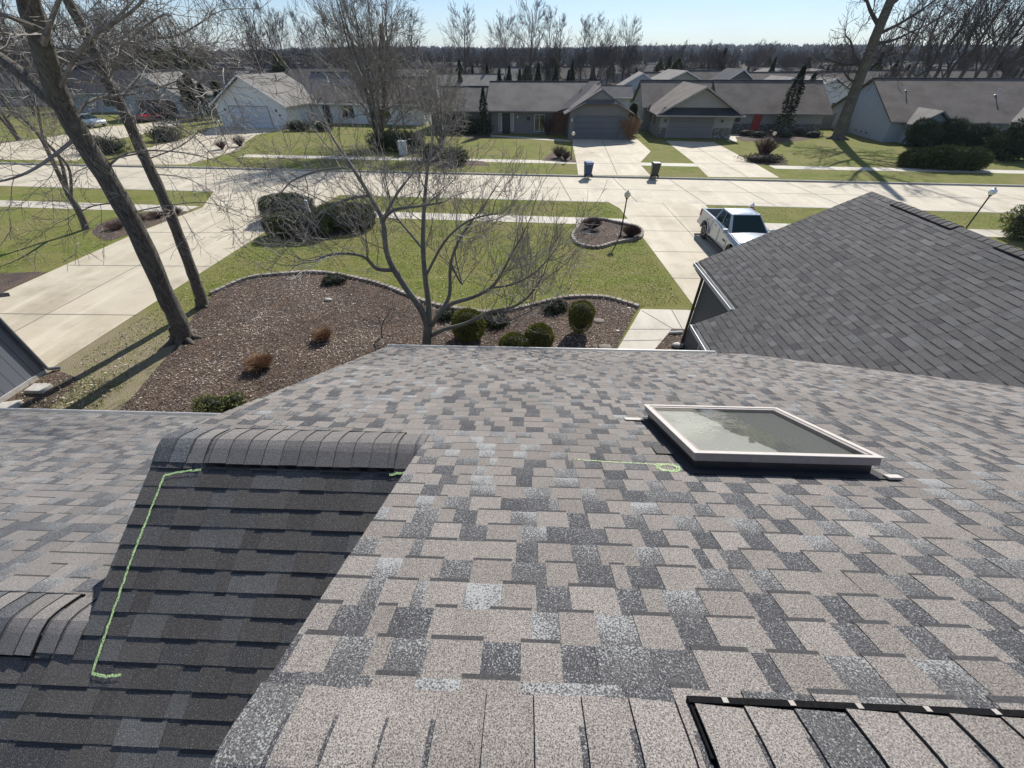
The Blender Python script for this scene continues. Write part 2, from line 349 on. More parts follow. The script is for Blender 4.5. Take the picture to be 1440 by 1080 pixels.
# ------------------------------------------------------------------ shingled slopes
EXPO = .143
def slope(name, O, X, D, N, s0, s1, lim, mat, parent, hole=None, seed=1, lightprob=.92, darkprob=.85, wl=(.13,.3), wd=(.09,.22), th=1.0, tog=.8, band=True):
    r = random.Random(seed); mb = toned(); n = int(round((s1-s0)/EXPO)); 
    def P(x, s, h): return O + X*x + D*s + N*h
    for i in range(n+1):
        sa = s0+i*EXPO; sb = min(sa+EXPO, s1)
        if sb-sa < .02: break
        for x0, x1 in lim((sa+sb)/2):
            x = x0 - r.random()*.2; up = r.random() < .5
            while x < x1:
                w = r.uniform(*wl) if up else r.uniform(*wd)
                if r.random() < .09: w *= .45
                xa, xb = max(x, x0), min(x+w, x1); x += w
                if xb-xa > .004:
                    segs = [(xa, xb)]
                    if hole and sb > hole[2] and sa < hole[3]:
                        segs = []
                        if xa < hole[0]: segs.append((xa, min(xb, hole[0])))
                        if xb > hole[1]: segs.append((max(xa, hole[1]), xb))
                    for xa, xb in segs:
                        if xb-xa < .003: continue
                        k = 0. if r.random() < (lightprob if up else 1-darkprob) else 1.
                        t = r.random(); hb = (.0088 if up else .0052)*th*r.uniform(.85, 1.15); ha = .0025 if up else .001
                        dsb = r.uniform(-.002, .002) if up else 0
                        q = [P(xa, sa, ha), P(xb, sa, ha), P(xb, sb+dsb, hb), P(xa, sb+dsb, hb)]
                        mb.add(q, [(0,1,2,3)], 0, ((t,k,0.),(t,k,0.),(t,k,1.),(t,k,1.)))
                        mb.add([P(xa, sb+dsb, hb), P(xb, sb+dsb, hb), P(xb, sb+dsb, -.001), P(xa, sb+dsb, -.001)], [(0,1,2,3)], 1, (t,k,0))
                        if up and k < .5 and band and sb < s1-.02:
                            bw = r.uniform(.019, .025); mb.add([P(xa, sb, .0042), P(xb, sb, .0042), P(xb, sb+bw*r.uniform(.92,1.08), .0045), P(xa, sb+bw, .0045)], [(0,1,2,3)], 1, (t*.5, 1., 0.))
                        if up:
                            for xx in (xa, xb):
                                mb.add([P(xx, sa, ha), P(xx, sb+dsb, hb), P(xx, sb+dsb, 0), P(xx, sa, 0)], [(0,1,2,3)], 1, (t,k,0))
                if r.random() < tog: up = not up
    return mb.build(name, [mat, M['edge']], parent)
def caps(name, O, X, D1, N1, D2, N2, x0, x1, w, raise_, mat, parent, seed=1, ex=EXPO, darkp=.25, rev=False, slot=1):
    r = random.Random(seed); mb = toned(); x = x0; up = (N1+N2).normalized()
    def sect(h):
        hh = h+raise_; a = [O+D1*w+N1*hh, O+D1*(w*.6)+N1*(hh+.001), O+D1*.075+N1*(hh+.001), O+D1*.04+N1*(hh-.003), O+up*(hh-.012), O+D2*.04+N2*(hh-.003), O+D2*.075+N2*(hh+.001), O+D2*(w*.6)+N2*(hh+.001), O+D2*w+N2*hh]
        return a
    while x < x1:
        e = min(ex*r.uniform(.96, 1.04), x1-x); t = r.random(); k = 1. if r.random() < darkp else 0.
        hb = r.uniform(.009, .014); wj = r.uniform(-.003, .003)
        s0_, s1_ = sect(.002), sect(hb)
        if rev: s0_, s1_ = s1_, s0_
        A = [p+X*x for p in s0_]; B = [p+X*(x+e) for p in s1_]
        A[0] += D1*wj; B[0] += D1*wj
        n = len(A); mb.add(A+B, [(i, i+1, n+i+1, n+i) for i in range(n-1)], 0, (t, k, .4))
        E_ = A if rev else B
        mb.add(E_+[p-up*.009 for p in E_], [(i, i+1, n+i+1, n+i) for i in range(n-1)], 1, (t, k, 0))
        # thin front and rear butt edges
        for j, Nn in ((0, N1), (n-1, N2)):
            mb.add([A[j], B[j], B[j]-Nn*.009, A[j]-Nn*.009], [(0,1,2,3)], 1, (t,k,0))
        if r.random() < .75:
            sl = r.uniform(.010, .022)*slot; C_ = [p+(q_-p)*(sl/e if not rev else 1-sl/e)+up*.0012 for p, q_ in zip(A, B)]; D_ = A if not rev else B; D_ = [p+up*.0012 for p in D_]
            mb.add(D_+C_, [(i, i+1, n+i+1, n+i) for i in range(1, n-2)], 0, (.1, 1., 0))
        x += e
    return mb.build(name, [mat, M['edge']], parent)

XH = Vector((1,0,0)); C2 = math.sqrt(1.25)
DF = Vector((0,1,-.5))/C2; NF = Vector((0,.5,1))/C2        # street-side slopes
DB = Vector((0,-1,-.5))/C2; NB = Vector((0,-.5,1))/C2      # yard-side slopes
DW = Vector((-1,0,-.5))/C2; NW = Vector((-.5,0,1))/C2      # garage west
DE = Vector((1,0,-.5))/C2; NE = Vector((.5,0,1))/C2

house = thing('shingled_house', 'near house seen from its own roof, grey-brown asphalt shingles, skylight and dark garage roof', 'house')
O1 = Vector((0, .12, 5.962)); S1 = (6.9-.12)*C2; SM = (2.09-.12)*C2
def limP(s):
    a = -2.97 if s > SM+.12 else -.80
    return [(a, 12.5)]
SKY = (1.30, 2.42, 1.92, 2.93)
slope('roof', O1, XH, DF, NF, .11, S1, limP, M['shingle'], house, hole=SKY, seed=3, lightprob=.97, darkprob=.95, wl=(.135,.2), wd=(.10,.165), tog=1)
# decking, fascia, soffit of the main roof
mb = MB()
def slab(mb, O, X, D, N, x0, x1, s0, s1, h0, h1, mi=0):
    P = lambda x,s,h: O+X*x+D*s+N*h
    vs = [P(x0,s0,h0),P(x1,s0,h0),P(x1,s1,h0),P(x0,s1,h0),P(x0,s0,h1),P(x1,s0,h1),P(x1,s1,h1),P(x0,s1,h1)]
    mb.add(vs, [(0,3,2,1),(4,5,6,7),(0,1,5,4),(1,2,6,5),(2,3,7,6),(3,0,4,7)], mi)
slab(mb, O1, XH, DF, NF, -.79, SKY[0], .01, S1-.02, -.03, -.004); slab(mb, O1, XH, DF, NF, SKY[1], 12.4, .01, S1-.02, -.03, -.004)
slab(mb, O1, XH, DF, NF, SKY[0], SKY[1], .01, SKY[2], -.03, -.004); slab(mb, O1, XH, DF, NF, SKY[0], SKY[1], SKY[3], S1-.02, -.03, -.004)
slab(mb, O1, XH, DF, NF, -2.96, -.79, SM, S1-.02, -.03, -.004)
mb.build('roof_deck', M['edge'], house)
mb = MB(); slab(mb, O1, XH, DF, NF, -2.965, -2.93, SM, S1, -.17, -.031); mb.build('fascia', M['trim_dark'], house); mb = MB(); slab(mb, O1, XH, DF, NF, -.795, -.76, 0, SM, -.17, -.031); mb.build('fascia', M['trim_dark'], house)
# rear slope of tall part
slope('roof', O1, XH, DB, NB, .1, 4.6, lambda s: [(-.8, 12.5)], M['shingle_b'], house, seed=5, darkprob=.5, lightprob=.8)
# lower wing
O2 = Vector((0, 2.09, 4.977)); YL = .917; SL = (2.09-YL)*C2
def limB(s): return [(-2.97 if s < SL+.1 else -12.5, -.6)]
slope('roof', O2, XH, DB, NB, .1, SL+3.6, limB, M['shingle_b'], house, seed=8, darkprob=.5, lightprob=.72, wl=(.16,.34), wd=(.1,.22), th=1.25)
mb = MB(); slab(mb, O2, XH, DB, NB, -2.96, -.6, .02, SL, -.03, -.004); slab(mb, O2, XH, DB, NB, -12.4, -.6, SL, SL+3.5, -.03, -.004)
slab(mb, O2, XH, DB, NB, -2.968, -2.93, .02, SL-.02, -.17, -.031); mb.build('roof_deck', M['edge'], house)
O3 = Vector((0, YL, 4.977-.5*(2.09-YL))); S3 = (4.79-YL)*C2
slope('roof', O3, XH, DF, NF, .1, S3, lambda s: [(-12.5, -2.8)], M['shingle_l'], house, seed=12, darkprob=.75, lightprob=.85)
mb = MB(); slab(mb, O3, XH, DF, NF, -12.4, -2.8, .02, S3-.02, -.03, -.004); mb.build('roof_deck', M['edge'], house)
# ridge caps and vents
caps('ridge_cap', O1, XH, DF, NF, DB, NB, -.80, .53, -.0+.205, .010, M['shingle'], house, 2, darkp=.06, rev=True)
caps('ridge_cap', O1, XH, DF, NF, DB, NB, .54, 12.4, .19, .02, M['shingle'], house, 13, darkp=.1, rev=True, ex=.15)
caps('ridge_cap', O2, XH, DB, NB, DF, NF, -2.97, -2.5, .2, .010, M['shingle_l'], house, 4, darkp=.8)
caps('ridge_cap', O2, XH, DB, NB, DF, NF, -2.5, -1.0, .2, .016, M['shingle_l'], house, 6, slot=.3, darkp=.05)
caps('ridge_cap', O2, XH, DB, NB, DF, NF, -1.0, -.79, .2, .010, M['shingle_l'], house, 7, darkp=.3)
caps('ridge_cap', O3, XH, DB, NB, DF, NF, -3.25, -2.97, .19, .010, M['shingle_l'], house, 9, darkp=.1)
caps('ridge_cap', O3, XH, DB, NB, DF, NF, -12.4, -3.25, .2, .022, M['shingle_l'], house, 10, darkp=.3)
def vent(O, Da, Na, Db, Nb, x0, x1, w, h, ext=.014, lip=.003):
    mb = MB()
    for D_, N_ in ((Da, Na), (Db, Nb)):
        slab(mb, O, XH, D_, N_, x0, x1, .09, w-.004, .004, h-.004)
        slab(mb, O, XH, D_, N_, x0-.008, x1+.004, w+.001, w+ext, .004, h+lip)
        slab(mb, O, XH, D_, N_, x0-.008, x0-.0005, .05, w-.004, .004, h+.004)
    mb.build('ridge_vent', M['vent'], house)
vent(O1, DF, NF, DB, NB, .535, 12.4, .194, .021, .021, .007)
vent(O2, DB, NB, DF, NF, -2.5, -1.0, .205, .016, .022, .002)
vent(O3, DB, NB, DF, NF, -12.4, -3.24, .202, .020)
for k in range(8):
    mb = MB(); slab(mb, O1, XH, DF, NF, .63+k*.2, .647+k*.2, .1965, .2125, .0285, .0305); mb.build('vent_clip', M['trim_tan'], house)
# garage
AG = .23; XR = 8.95; OG = Vector((XR, 0, AG+.5*XR)); YG = 11.31
sw = lambda X_: (XR-X_)*C2
YD = Vector((0,1,0))
def limG(s):
    X_ = XR - s/C2
    if X_ > 5.055: return [(1.5, YG)]
    return [(1.5, 8.49)]
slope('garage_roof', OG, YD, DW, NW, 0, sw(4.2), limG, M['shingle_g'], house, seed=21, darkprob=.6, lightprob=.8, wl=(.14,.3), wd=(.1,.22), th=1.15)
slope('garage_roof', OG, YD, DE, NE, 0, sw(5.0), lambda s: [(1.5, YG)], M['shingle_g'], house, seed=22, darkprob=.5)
mb = MB(); slab(mb, OG, YD, DW, NW, 1.5, YG-.01, .01, sw(5.07), -.03, -.004); slab(mb, OG, YD, DW, NW, 1.5, 8.48, sw(5.07), sw(4.22), -.03, -.004)
slab(mb, OG, YD, DE, NE, 1.5, YG-.01, .01, sw(5.02), -.03, -.004)
mb.build('roof_deck', M['edge'], house)
mb = MB(); slab(mb, OG, YD, DW, NW, YG-.05, YG-.004, 0, sw(5.06), -.19, -.031); mb.build('fascia', M['trim_dark'], house); mb = MB(); slab(mb, OG, YD, DE, NE, YG-.05, YG-.004, 0, sw(5.0), -.19, -.031); mb.build('fascia', M['trim_dark'], house); mb = MB(); slab(mb, OG, YD, DW, NW, 8.44, 8.486, sw(5.0), sw(4.2), -.17, -.031); mb.build('fascia', M['trim_dark'], house)
caps('ridge_cap', OG, YD, DW, NW, DE, NE, 10.35, YG, .15, 0, M['shingle_g'], house, 31, rev=True)
caps('ridge_cap', OG, YD, DW, NW, DE, NE, 8.6, 10.35, .15, .015, M['shingle_g'], house, 32, rev=True)
caps('ridge_cap', OG, YD, DW, NW, DE, NE, 7.6, 8.6, .15, 0, M['shingle_g'], house, 33, rev=True)
caps('ridge_cap', OG, YD, DW, NW, DE, NE, 3.0, 7.6, .15, .015, M['shingle_g'], house, 34, rev=True)
for y0, y1 in ((8.6, 10.35), (3.0, 7.6)):
    mb = MB()
    for D_, N_ in ((DW, NW), (DE, NE)): slab(mb, OG, YD, D_, N_, y0, y1, .09, .148, .002, .012); slab(mb, OG, YD, D_, N_, y0, y1, .152, .175, .004, .02)
    mb.build('ridge_vent', M['vent'], house)
# gutters
def gutter(p0, p1, out, w=.10, d=.11, t=.006, name='gutter'):
    mb = MB(); L = p1-p0; n = L.normalized(); up = Vector((0,0,1))
    def bx(a, b, c0, c1):
        vs = [p+out*o_+up*z_ for p in (p0, p1) for o_, z_ in ((a,c0),(b,c0),(b,c1),(a,c1))]
        mb.add(vs, [(0,1,2,3),(7,6,5,4),(0,4,5,1),(1,5,6,2),(2,6,7,3),(3,7,4,0)])
    bx(0, t, -d, 0); bx(t, w-t, -d, -d+t); bx(w-t, w, -d, .0); bx(w-.0, w+.014, -.014, .003)
    for p, sgn in ((p0, 1), (p1, -1)):
        vs = [p+n*sgn*q+out*o_+up*z_ for q in (0, t) for o_, z_ in ((t,-d+t),(w-t,-d+t),(w-t,-.002),(t,-.002))]
        mb.add(vs, [(0,1,2,3),(7,6,5,4),(0,4,5,1),(1,5,6,2),(2,6,7,3),(3,7,4,0)])
    return mb.build(name, M['gutter'], house)
gutter(Vector((-2.95, 6.89, 2.57)), Vector((4.1, 6.89, 2.57)), Vector((0,1,0)))
gutter(Vector((-12.4, 4.78, 2.445)), Vector((-3.0, 4.78, 2.445)), Vector((0,1,0)))
gutter(Vector((5.06, 8.52, 2.75)), Vector((5.06, 11.3, 2.75)), Vector((-1,0,0)))
gutter(Vector((4.21, 7.02, 2.325)), Vector((4.21, 8.47, 2.325)), Vector((-1,0,0)))
# walls
mb = MB()
mb.box((-2.6, -6, 0), (5.6, 6.45, 2.42)); mb.prism([(-2.6,-1),(-2.6,6.45),(-2.55,6.45),(-2.55,-1)], 2.42, 2.43)
mb.box((-12, -4, 0), (-2.6, 4.35, 2.3))
mb.box((4.45, 6.45, 0), (5.28, 8.2, 2.1)); mb.box((5.28, -5, 0), (12.9, 10.98, 2.6))
mb.build('wall', M['sid_own'], house)
mb = MB()   # gable ends under the rakes
def gab(mb, pts, n, t=.04):
    n = Vector(n); vs = [Vector(p) for p in pts]+[Vector(p)+n*t for p in pts]; k = len(pts)
    mb.add(vs, [tuple(range(k)), tuple(range(2*k-1,k-1,-1))]+[(i,(i+1)%k,k+(i+1)%k,k+i) for i in range(k)])
gab(mb, [(-2.62,-2.5,2.42),(-2.62,6.45,2.42),(-2.62,6.45,2.74),(-2.62,2.09,4.9),(-2.62,-2.5,2.62)], (1,0,0)); mb.build('gable', M['sid_own'], house); mb = MB()
gab(mb, [(-.5,-4,3.0),(-.5,.12,5.2),(-.5,2.0,4.9),(-.5,.12,5.86),(-.5,-4,3.8)], (1,0,0)); mb.build('gable', M['sid_own'], house); mb = MB()
gab(mb, [(5.3,10.93,2.5),(12.6,10.93,2.5),(12.25,10.93,2.9),(XR,10.93,4.55),(5.3,10.93,2.75)], (0,1,0))
mb.build('gable', M['sid_own'], house)
mb = MB()
for p in ([Vector((5.0, 11.1, 2.64)), Vector((5.2, 10.95, 2.4)), Vector((5.22, 10.95, .15)), Vector((5.1, 11.1, .06))],):
    mb.tube(p, [.045]*4, 8)
mb.build('downspout', M['metal_dark'], house)
mb = MB(); mb.tube([Vector((4.17, 8.2, 2.2)), Vector((4.36, 8.16, 2.0)), Vector((4.38, 8.16, .2)), Vector((4.3, 8.16, .08)), Vector((3.85, 8.2, .06))], [.04]*5, 8); mb.build('downspout', M['gutter'], house)
mb = MB(); mb.tube([Vector((5.5,11.75,.06)), Vector((5.05,11.7,.06))], [.05]*2, 8); mb.build('downspout_shoe', M['gutter'], house)

# skylight
sk = MB()
def frame(mb, x0, x1, s0, s1, h0, h1, w):
    for a in ((x0, x1, s0, s0+w), (x0, x1, s1-w, s1), (x0, x0+w, s0+w, s1-w), (x1-w, x1, s0+w, s1-w)): slab(mb, O1, XH, DF, NF, *a, h0, h1)
mb = MB(); frame(mb, 1.22, 2.50, 1.84, 3.02, .085, .145, .062); sf = bevel(mb.build('skylight', M['frame_taupe'], house), .006)
mb = MB(); frame(mb, 1.21, 2.51, 1.83, 3.03, .146, .152, .042); mb.build('cap_rail', M['frame_cap'], sf)  # pale rim: sun glare on the frame top put into its colour
mb = MB(); frame(mb, 1.25, 2.47, 1.87, 2.99, .0, .085, .05); mb.build('curb', M['metal_dark'], sf)
mb = MB(); frame(mb, 1.18, 2.55, 1.79, 3.05, .012, .0145, .1); mb.build('flashing', M['edge'], sf)
mb = MB(); mb.add([O1+XH*a+DF*b+NF*.14 for a, b in ((1.285,1.905),(2.435,1.905),(2.435,2.955),(1.285,2.955))], [(0,1,2,3)]); mb.build('pane', M['sky_glass'], sf)
mb = MB()   # light well
for a in ((1.27,1.30,1.89,2.97), (2.42,2.45,1.89,2.97), (1.30,2.42,1.89,1.92), (1.30,2.42,2.93,2.97)): slab(mb, O1, XH, DF, NF, *a, -.20, -.002)
mb.build('light_well', M['sky_well'], sf)
mb = MB(); slab(mb, O1, XH, DF, NF, 1.296, 2.424, 1.916, 2.944, .10, .112); mb.build('reflection_panel', M['glass_refl'], sf)  # sheet just under the pane carrying its painted reflection
mb = MB(); slab(mb, O1, XH, DF, NF, 1.02, 1.20, 2.93, 3.0, .013, .02); mb.build('flashing_tab', M['frame_cap'], sf); mb = MB(); slab(mb, O1, XH, DF, NF, 2.52, 2.62, 1.78, 1.83, .016, .03); mb.build('flashing_tab', M['frame_cap'], sf)
mb = MB(); slab(mb, O1, XH, DF, NF, 1.06, 1.2, 2.12, 2.27, .012, .018); mb.build('shingle_patch', M['shingle_g'], sf)
# chalk
def stroke(pts, N, w, name, mat):
    mb = MB(); r = random.Random(5)
    for a, b in zip(pts[:-1], pts[1:]):
        n = max(2, int((b-a).length/.02)); d = (b-a).normalized(); sd = d.cross(N)
        prev = None
        for i in range(n+1):
            p = a+(b-a)*(i/n)+sd*r.uniform(-.003,.003); ww = w*r.uniform(.75,1.15)
            cur = (p+sd*ww+N*.0, p-sd*ww+N*.0)
            if prev: mb.add([prev[0], prev[1], cur[1], cur[0]], [(0,1,2,3)])
            prev = cur
    return mb.build(name, mat, house)
def onB(x, y): return Vector((x, y, 4.977-.5*(2.09-y)))+NB*.0145
def onP(x, y): return Vector((x, y, 5.962-.5*(y-.12)))+NF*.0135
stroke([onB(-2.54,1.865), onB(-2.68,1.85), onB(-2.82,1.82), onB(-2.83,1.3), onB(-2.80,.66), onB(-2.70,.648), onB(-2.6,.66)], NB, .008, 'chalk_line', M['chalk'])
stroke([onB(-1.03,1.868), onB(-.83,1.90)], NB, .009, 'chalk_line', M['chalk'])
stroke([onP(.40,1.885), onP(.7,1.86), onP(1.0,1.845)], NF, .008, 'chalk_line', M['chalk_faint'])
stroke([onP(1.06+.075*math.cos(a*.4), 1.80+.05*math.sin(a*.4)) for a in range(17)], NF, .017, 'chalk_ring', M['chalk_faint'])

# ------------------------------------------------------------------ ground, street
SL_ = -.06
def S(t, o, z=0): return Vector((t, SL_*t+o, z))
def poly_obj(name, pts, z, mat, kind='structure', label=None, cat=None):
    mb = MB(); mb.add([(p[0], p[1], z) for p in pts], [tuple(range(len(pts)))])
    a = sum(pts[i][0]*pts[(i+1)%len(pts)][1]-pts[(i+1)%len(pts)][0]*pts[i][1] for i in range(len(pts)))
    if a < 0: mb.f = [f[::-1] for f in mb.f]
    return tag(mb.build(name, mat), label, cat, kind=kind)
poly_obj('lawn', [(-400,-300),(400,-300),S(400,28.0),S(-400,28.0)], 0, M['lawn'])
poly_obj('road', [S(-400,27.9),S(400,27.9),S(400,35.6),S(-400,35.6)], -.10, M['road'])
for nm, o0, o1 in (('kerb', 28.0, 28.15), ('kerb', 35.38, 35.53)):
    mb = MB(); vs = [S(-400,o0,-.12),S(400,o0,-.12),S(400,o1,-.12),S(-400,o1,-.12)]
    mb.prism([(v.x,v.y) for v in vs], -.12, .006); tag(mb.build(nm, M['curb']), kind='structure')
# terrain beyond the street, with hills on the horizon
mb = MB(); ys = [35.5+0, 60, 100, 160, 260, 400, 600, 850, 1150, 1500, 2000, 2800, 4000]; xs = [-4000,-2500,-1500,-900,-500,-300,-150,0,150,300,500,900,1500,2500,4000]
def hz(x, y):
    d = math.hypot(x, y)
    t = max(0, min(1, (d-500)/1200)); t = t*t*(3-2*t)
    return t*(15+6*math.sin(x*.0023+1)+4*math.sin(x*.006+y*.003)) - (.0 if t else 0)
for j, y in enumerate(ys):
    for x in xs: mb.v.append((x, y+(SL_*x if abs(x) <= 500 and j == 0 else (SL_*500*(1 if x > 0 else -1) if j == 0 else 0)), hz(x, y)))
nx = len(xs)
for j in range(len(ys)-1):
    for i in range(nx-1): mb.f.append((j*nx+i, j*nx+i+1, (j+1)*nx+i+1, (j+1)*nx+i)); mb.m.append(0)
tag(mb.build('terrain', M['terrain']), kind='structure')
poly_obj('ground', [(-4000,-1500),(4000,-1500),(4000,700),(-4000,700)], -.4, M['far_ground'])

def sheet(name, pts, z, mat, skirt=.0):
    return poly_obj(name, [(p[0], p[1]) for p in pts], z, mat)
# road joints
mb = MB()
for k in range(-22, 24):
    x = 2.7+k*4.4
    a, b = S(x-.22, 35.3, -.096), S(x+.35, 28.2, -.096)
    w = Vector((.032, 0, 0)); mb.add([a-w, a+w, b+w, b-w], [(3,2,1,0)])
a, b = S(-120, 31.8, -.096), S(120, 31.8, -.096); w = Vector((0,.025,0)); mb.add([a-w, b-w, b+w, a+w], [(0,1,2,3)])
tag(mb.build('road_joint', M['joint']), kind='structure')
# near side paving (world metres)
dl = [(-21.25,8.9),(-14.55,8.9),(-14.45,14),(-14.25,22.4),(-13.4,26),(-12.9,28.92),(-22.3,29.48),(-20.6,25.6),(-21.2,21)]
sheet('driveway', dl, .010, M['drive'])
dr = [(6.55,13.4),(6.45,11),(12.4,11),(12.2,24.4),(11.4,25.6),(11.6,27.45),(5.35,27.82),(5.9,26.3),(6.0,24.5),(6.25,20.5)]
sheet('driveway', dr, .010, M['drive'])
sheet('sidewalk', [S(-200,23.3),S(-21.1,23.3),S(-21.0,24.6),S(-200,24.6)], .006, M['walk'])
sheet('sidewalk', [S(-13.9,23.4),S(6.2,23.4),S(6.2,24.6),S(-13.9,24.6)], .006, M['walk'])
sheet('sidewalk', [S(12.0,23.4),S(200,23.4),S(200,24.6),S(12.0,24.6)], .006, M['walk'])
sheet('path', [(4.45,13.42),(6.56,13.4),(6.5,12.0),(5.25,12.05),(4.15,10.5),(3.9,7.0),(2.75,7.0),(3.0,10.5)], .012, M['walk'])
# joints in paving
def joints(segs, z, name='paving_joint', w=.016):
    mb = MB()
    for a, b in segs:
        a, b = Vector((a[0],a[1],z)), Vector((b[0],b[1],z)); n = (b-a).normalized().cross(Vector((0,0,1)))*w
        mb.add([a-n,b-n,b+n,a+n], [(0,1,2,3)])
    return tag(mb.build(name, M['joint']), kind='structure')
js = [((-21.1,y),(-14.4,y+.1)) for y in (12.2,16.6,21.0)]+[((-17.8,9),(-17.8,29.1)), ((-21.4,25.2),(-13.6,25.3))]
js += [((6.25,y),(12.2,y+.0)) for y in (13.4,16.2,19.2,22.2,24.8)]+[((9.0,11),(8.9,27.6))]
js += [((3.0,10.5),(4.15,10.5)),((3.7,11.95),(5.22,12.0)),((4.45,13.3),(5.25,12.05)),((5.6,12.05),(5.6,13.4)),((3.3,11.2),(4.7,11.3))]
joints(js, .016)
mb_s = []
for k in range(-30, 40):
    x = k*1.5
    if x < -21.3 or -13.8 < x < 6 or x > 12.2: mb_s.append(((x, SL_*x+23.42), (x, SL_*x+24.58)))
joints(mb_s, .010)
# far side paving from surveyed corners
def gp(l): return [g(x, y) for x, y in l]
sheet('driveway', gp([(803,194),(893,193),(915,213),(899,230),(915,247.5),(813,246),(811,230)]), .010, M['drive'])
sheet('driveway', gp([(936,198),(1004,200),(1067,233),(1096,250),(996,249),(977,230)]), .010, M['drive'])
sheet('driveway', gp([(305,177),(405,181),(360,190),(325,214),(300,222),(262,231.5),(150,232),(180,215),(240,200),(285,187)]), .010, M['drive'])
sheet('driveway', gp([(150,178),(262,169),(240,182),(140,200),(110,226),(-60,224),(-40,205),(60,195)]), .010, M['drive'])
sheet('sidewalk', [S(-27.5,39.9),S(4.4,39.9),S(4.4,41.2),S(-27.5,41.2)], .006, M['walk'])
sheet('sidewalk', [S(9.9,39.7),S(16.0,39.7),S(16.0,41.0),S(9.9,41.0)], .006, M['walk'])
sheet('sidewalk', [S(21.2,39.5),S(200,39.5),S(200,40.8),S(21.2,40.8)], .006, M['walk'])
sheet('path', gp([(690,190),(700,190.5),(757,194),(800,197),(803,199.5),(757,196.5),(705,193),(692,192.5)]), .012, M['walk'])
sheet('path', gp([(1020,189),(1105,189),(1105,192),(1034,192.5),(1037,199),(1024,199)]), .012, M['walk'])
joints([(g(820,215), g(905,216)), (g(846,196), g(868,246)), (g(955,213), g(1025,213)), (g(975,205),g(1052,250)), (g(977,230),g(1065,232)), (g(811,230),g(899,230))], .016, w=.03)

# mulch beds
def smooth_poly(pts, n=4):
    out = []; k = len(pts)
    for i in range(k):
        p0, p1, p2, p3 = pts[i-1], pts[i], pts[(i+1)%k], pts[(i+2)%k]
        for j in range(n):
            t = j/n; out.append(tuple(.5*((2*p1[a])+(-p0[a]+p2[a])*t+(2*p0[a]-5*p1[a]+4*p2[a]-p3[a])*t*t+(-p0[a]+3*p1[a]-3*p2[a]+p3[a])*t**3) for a in (0,1)))
    return out
def catmull(pts, n=6):
    q = [pts[0]]+list(pts)+[pts[-1]]; out = []
    for i in range(1, len(q)-2):
        for j in range(n):
            t = j/n; out.append(tuple(.5*((2*q[i][a])+(-q[i-1][a]+q[i+1][a])*t+(2*q[i-1][a]-5*q[i][a]+4*q[i+1][a]-q[i+2][a])*t*t+(-q[i-1][a]+3*q[i][a]-3*q[i+1][a]+q[i+2][a])*t**3) for a in (0,1)))
    out.append(tuple(pts[-1])); return out
edge_c = catmull([tuple(g(*p)[:2]) for p in ((300,413),(350,392),(400,386),(450,384),(500,392),(545,404),(600,426),(650,436),(700,440),(760,427),(800,419),(850,419),(900,433))])
bedA = edge_c + [(4.2,13.2),(2.95,10.5),(2.75,6.5),(-2.6,6.5),(-3.2,4.4),(-10.6,4.4)] + [tuple(g(*p)[:2]) for p in ((185,560),(215,525),(250,485),(275,440))]
def pt_in(p, poly):
    x, y = p; c = False; n = len(poly)
    for i in range(n):
        x1, y1 = poly[i][:2]; x2, y2 = poly[i-1][:2]
        if (y1 > y) != (y2 > y) and x < (x2-x1)*(y-y1)/(y2-y1)+x1: c = not c
    return c
sheet('mulch_bed', bedA, .008, M['mulch'])
isl = smooth_poly([tuple(g(*p)[:2]) for p in ((805,334),(815,345),(840,349),(866,342),(900,335),(898,322),(868,314),(840,309),(820,312),(811,322))])
sheet('mulch_bed', isl, .014, M['mulch'])
bedB = [(6.5,12.0),(5.25,12.05),(4.15,10.5),(3.95,7),(4.7,7),(4.7,8.2),(5.5,8.2),(5.5,11.1),(6.5,11.1)]
sheet('mulch_bed', bedB, .006, M['mulch'])
bedC = smooth_poly([tuple(g(*p)[:2]) for p in ((130,322),(180,302),(262,297),(240,308),(180,330),(150,338))], 3)
sheet('mulch_bed', bedC, .008, M['mulch'])
far_beds = [gp([(762,226),(775,215),(800,213),(812,229)]), gp([(1042,228),(1058,219),(1095,222),(1110,232),(1070,232)]), gp([(295,212),(315,200),(345,203),(330,214)]),
            gp([(1028,191),(1110,190),(1160,192),(1120,199),(1045,199)]), gp([(655,190),(690,190),(690,194),(655,195)]), gp([(600,232),(690,233),(680,227),(600,222)])]
for b_ in far_beds: sheet('mulch_bed', b_, .009, M['mulch'])
hb = smooth_poly([tuple(g(*p)[:2]) for p in ((385,318),(392,334),(440,338),(500,326),(512,308),(490,300),(400,300))], 3)
sheet('mulch_bed', hb, .008, M['mulch'])
neigh_bed = [(-14.5,4),(-14.4,9.0),(-13.2,8.6),(-12.9,7),(-12.9,4)]
sheet('mulch_bed', neigh_bed, .012, M['mulch'])
nb2 = [(-27,13.2),(-21.3,13.3),(-21.3,15.9),(-27,15.2)]
sheet('mulch_bed', nb2, .012, M['mulch'])

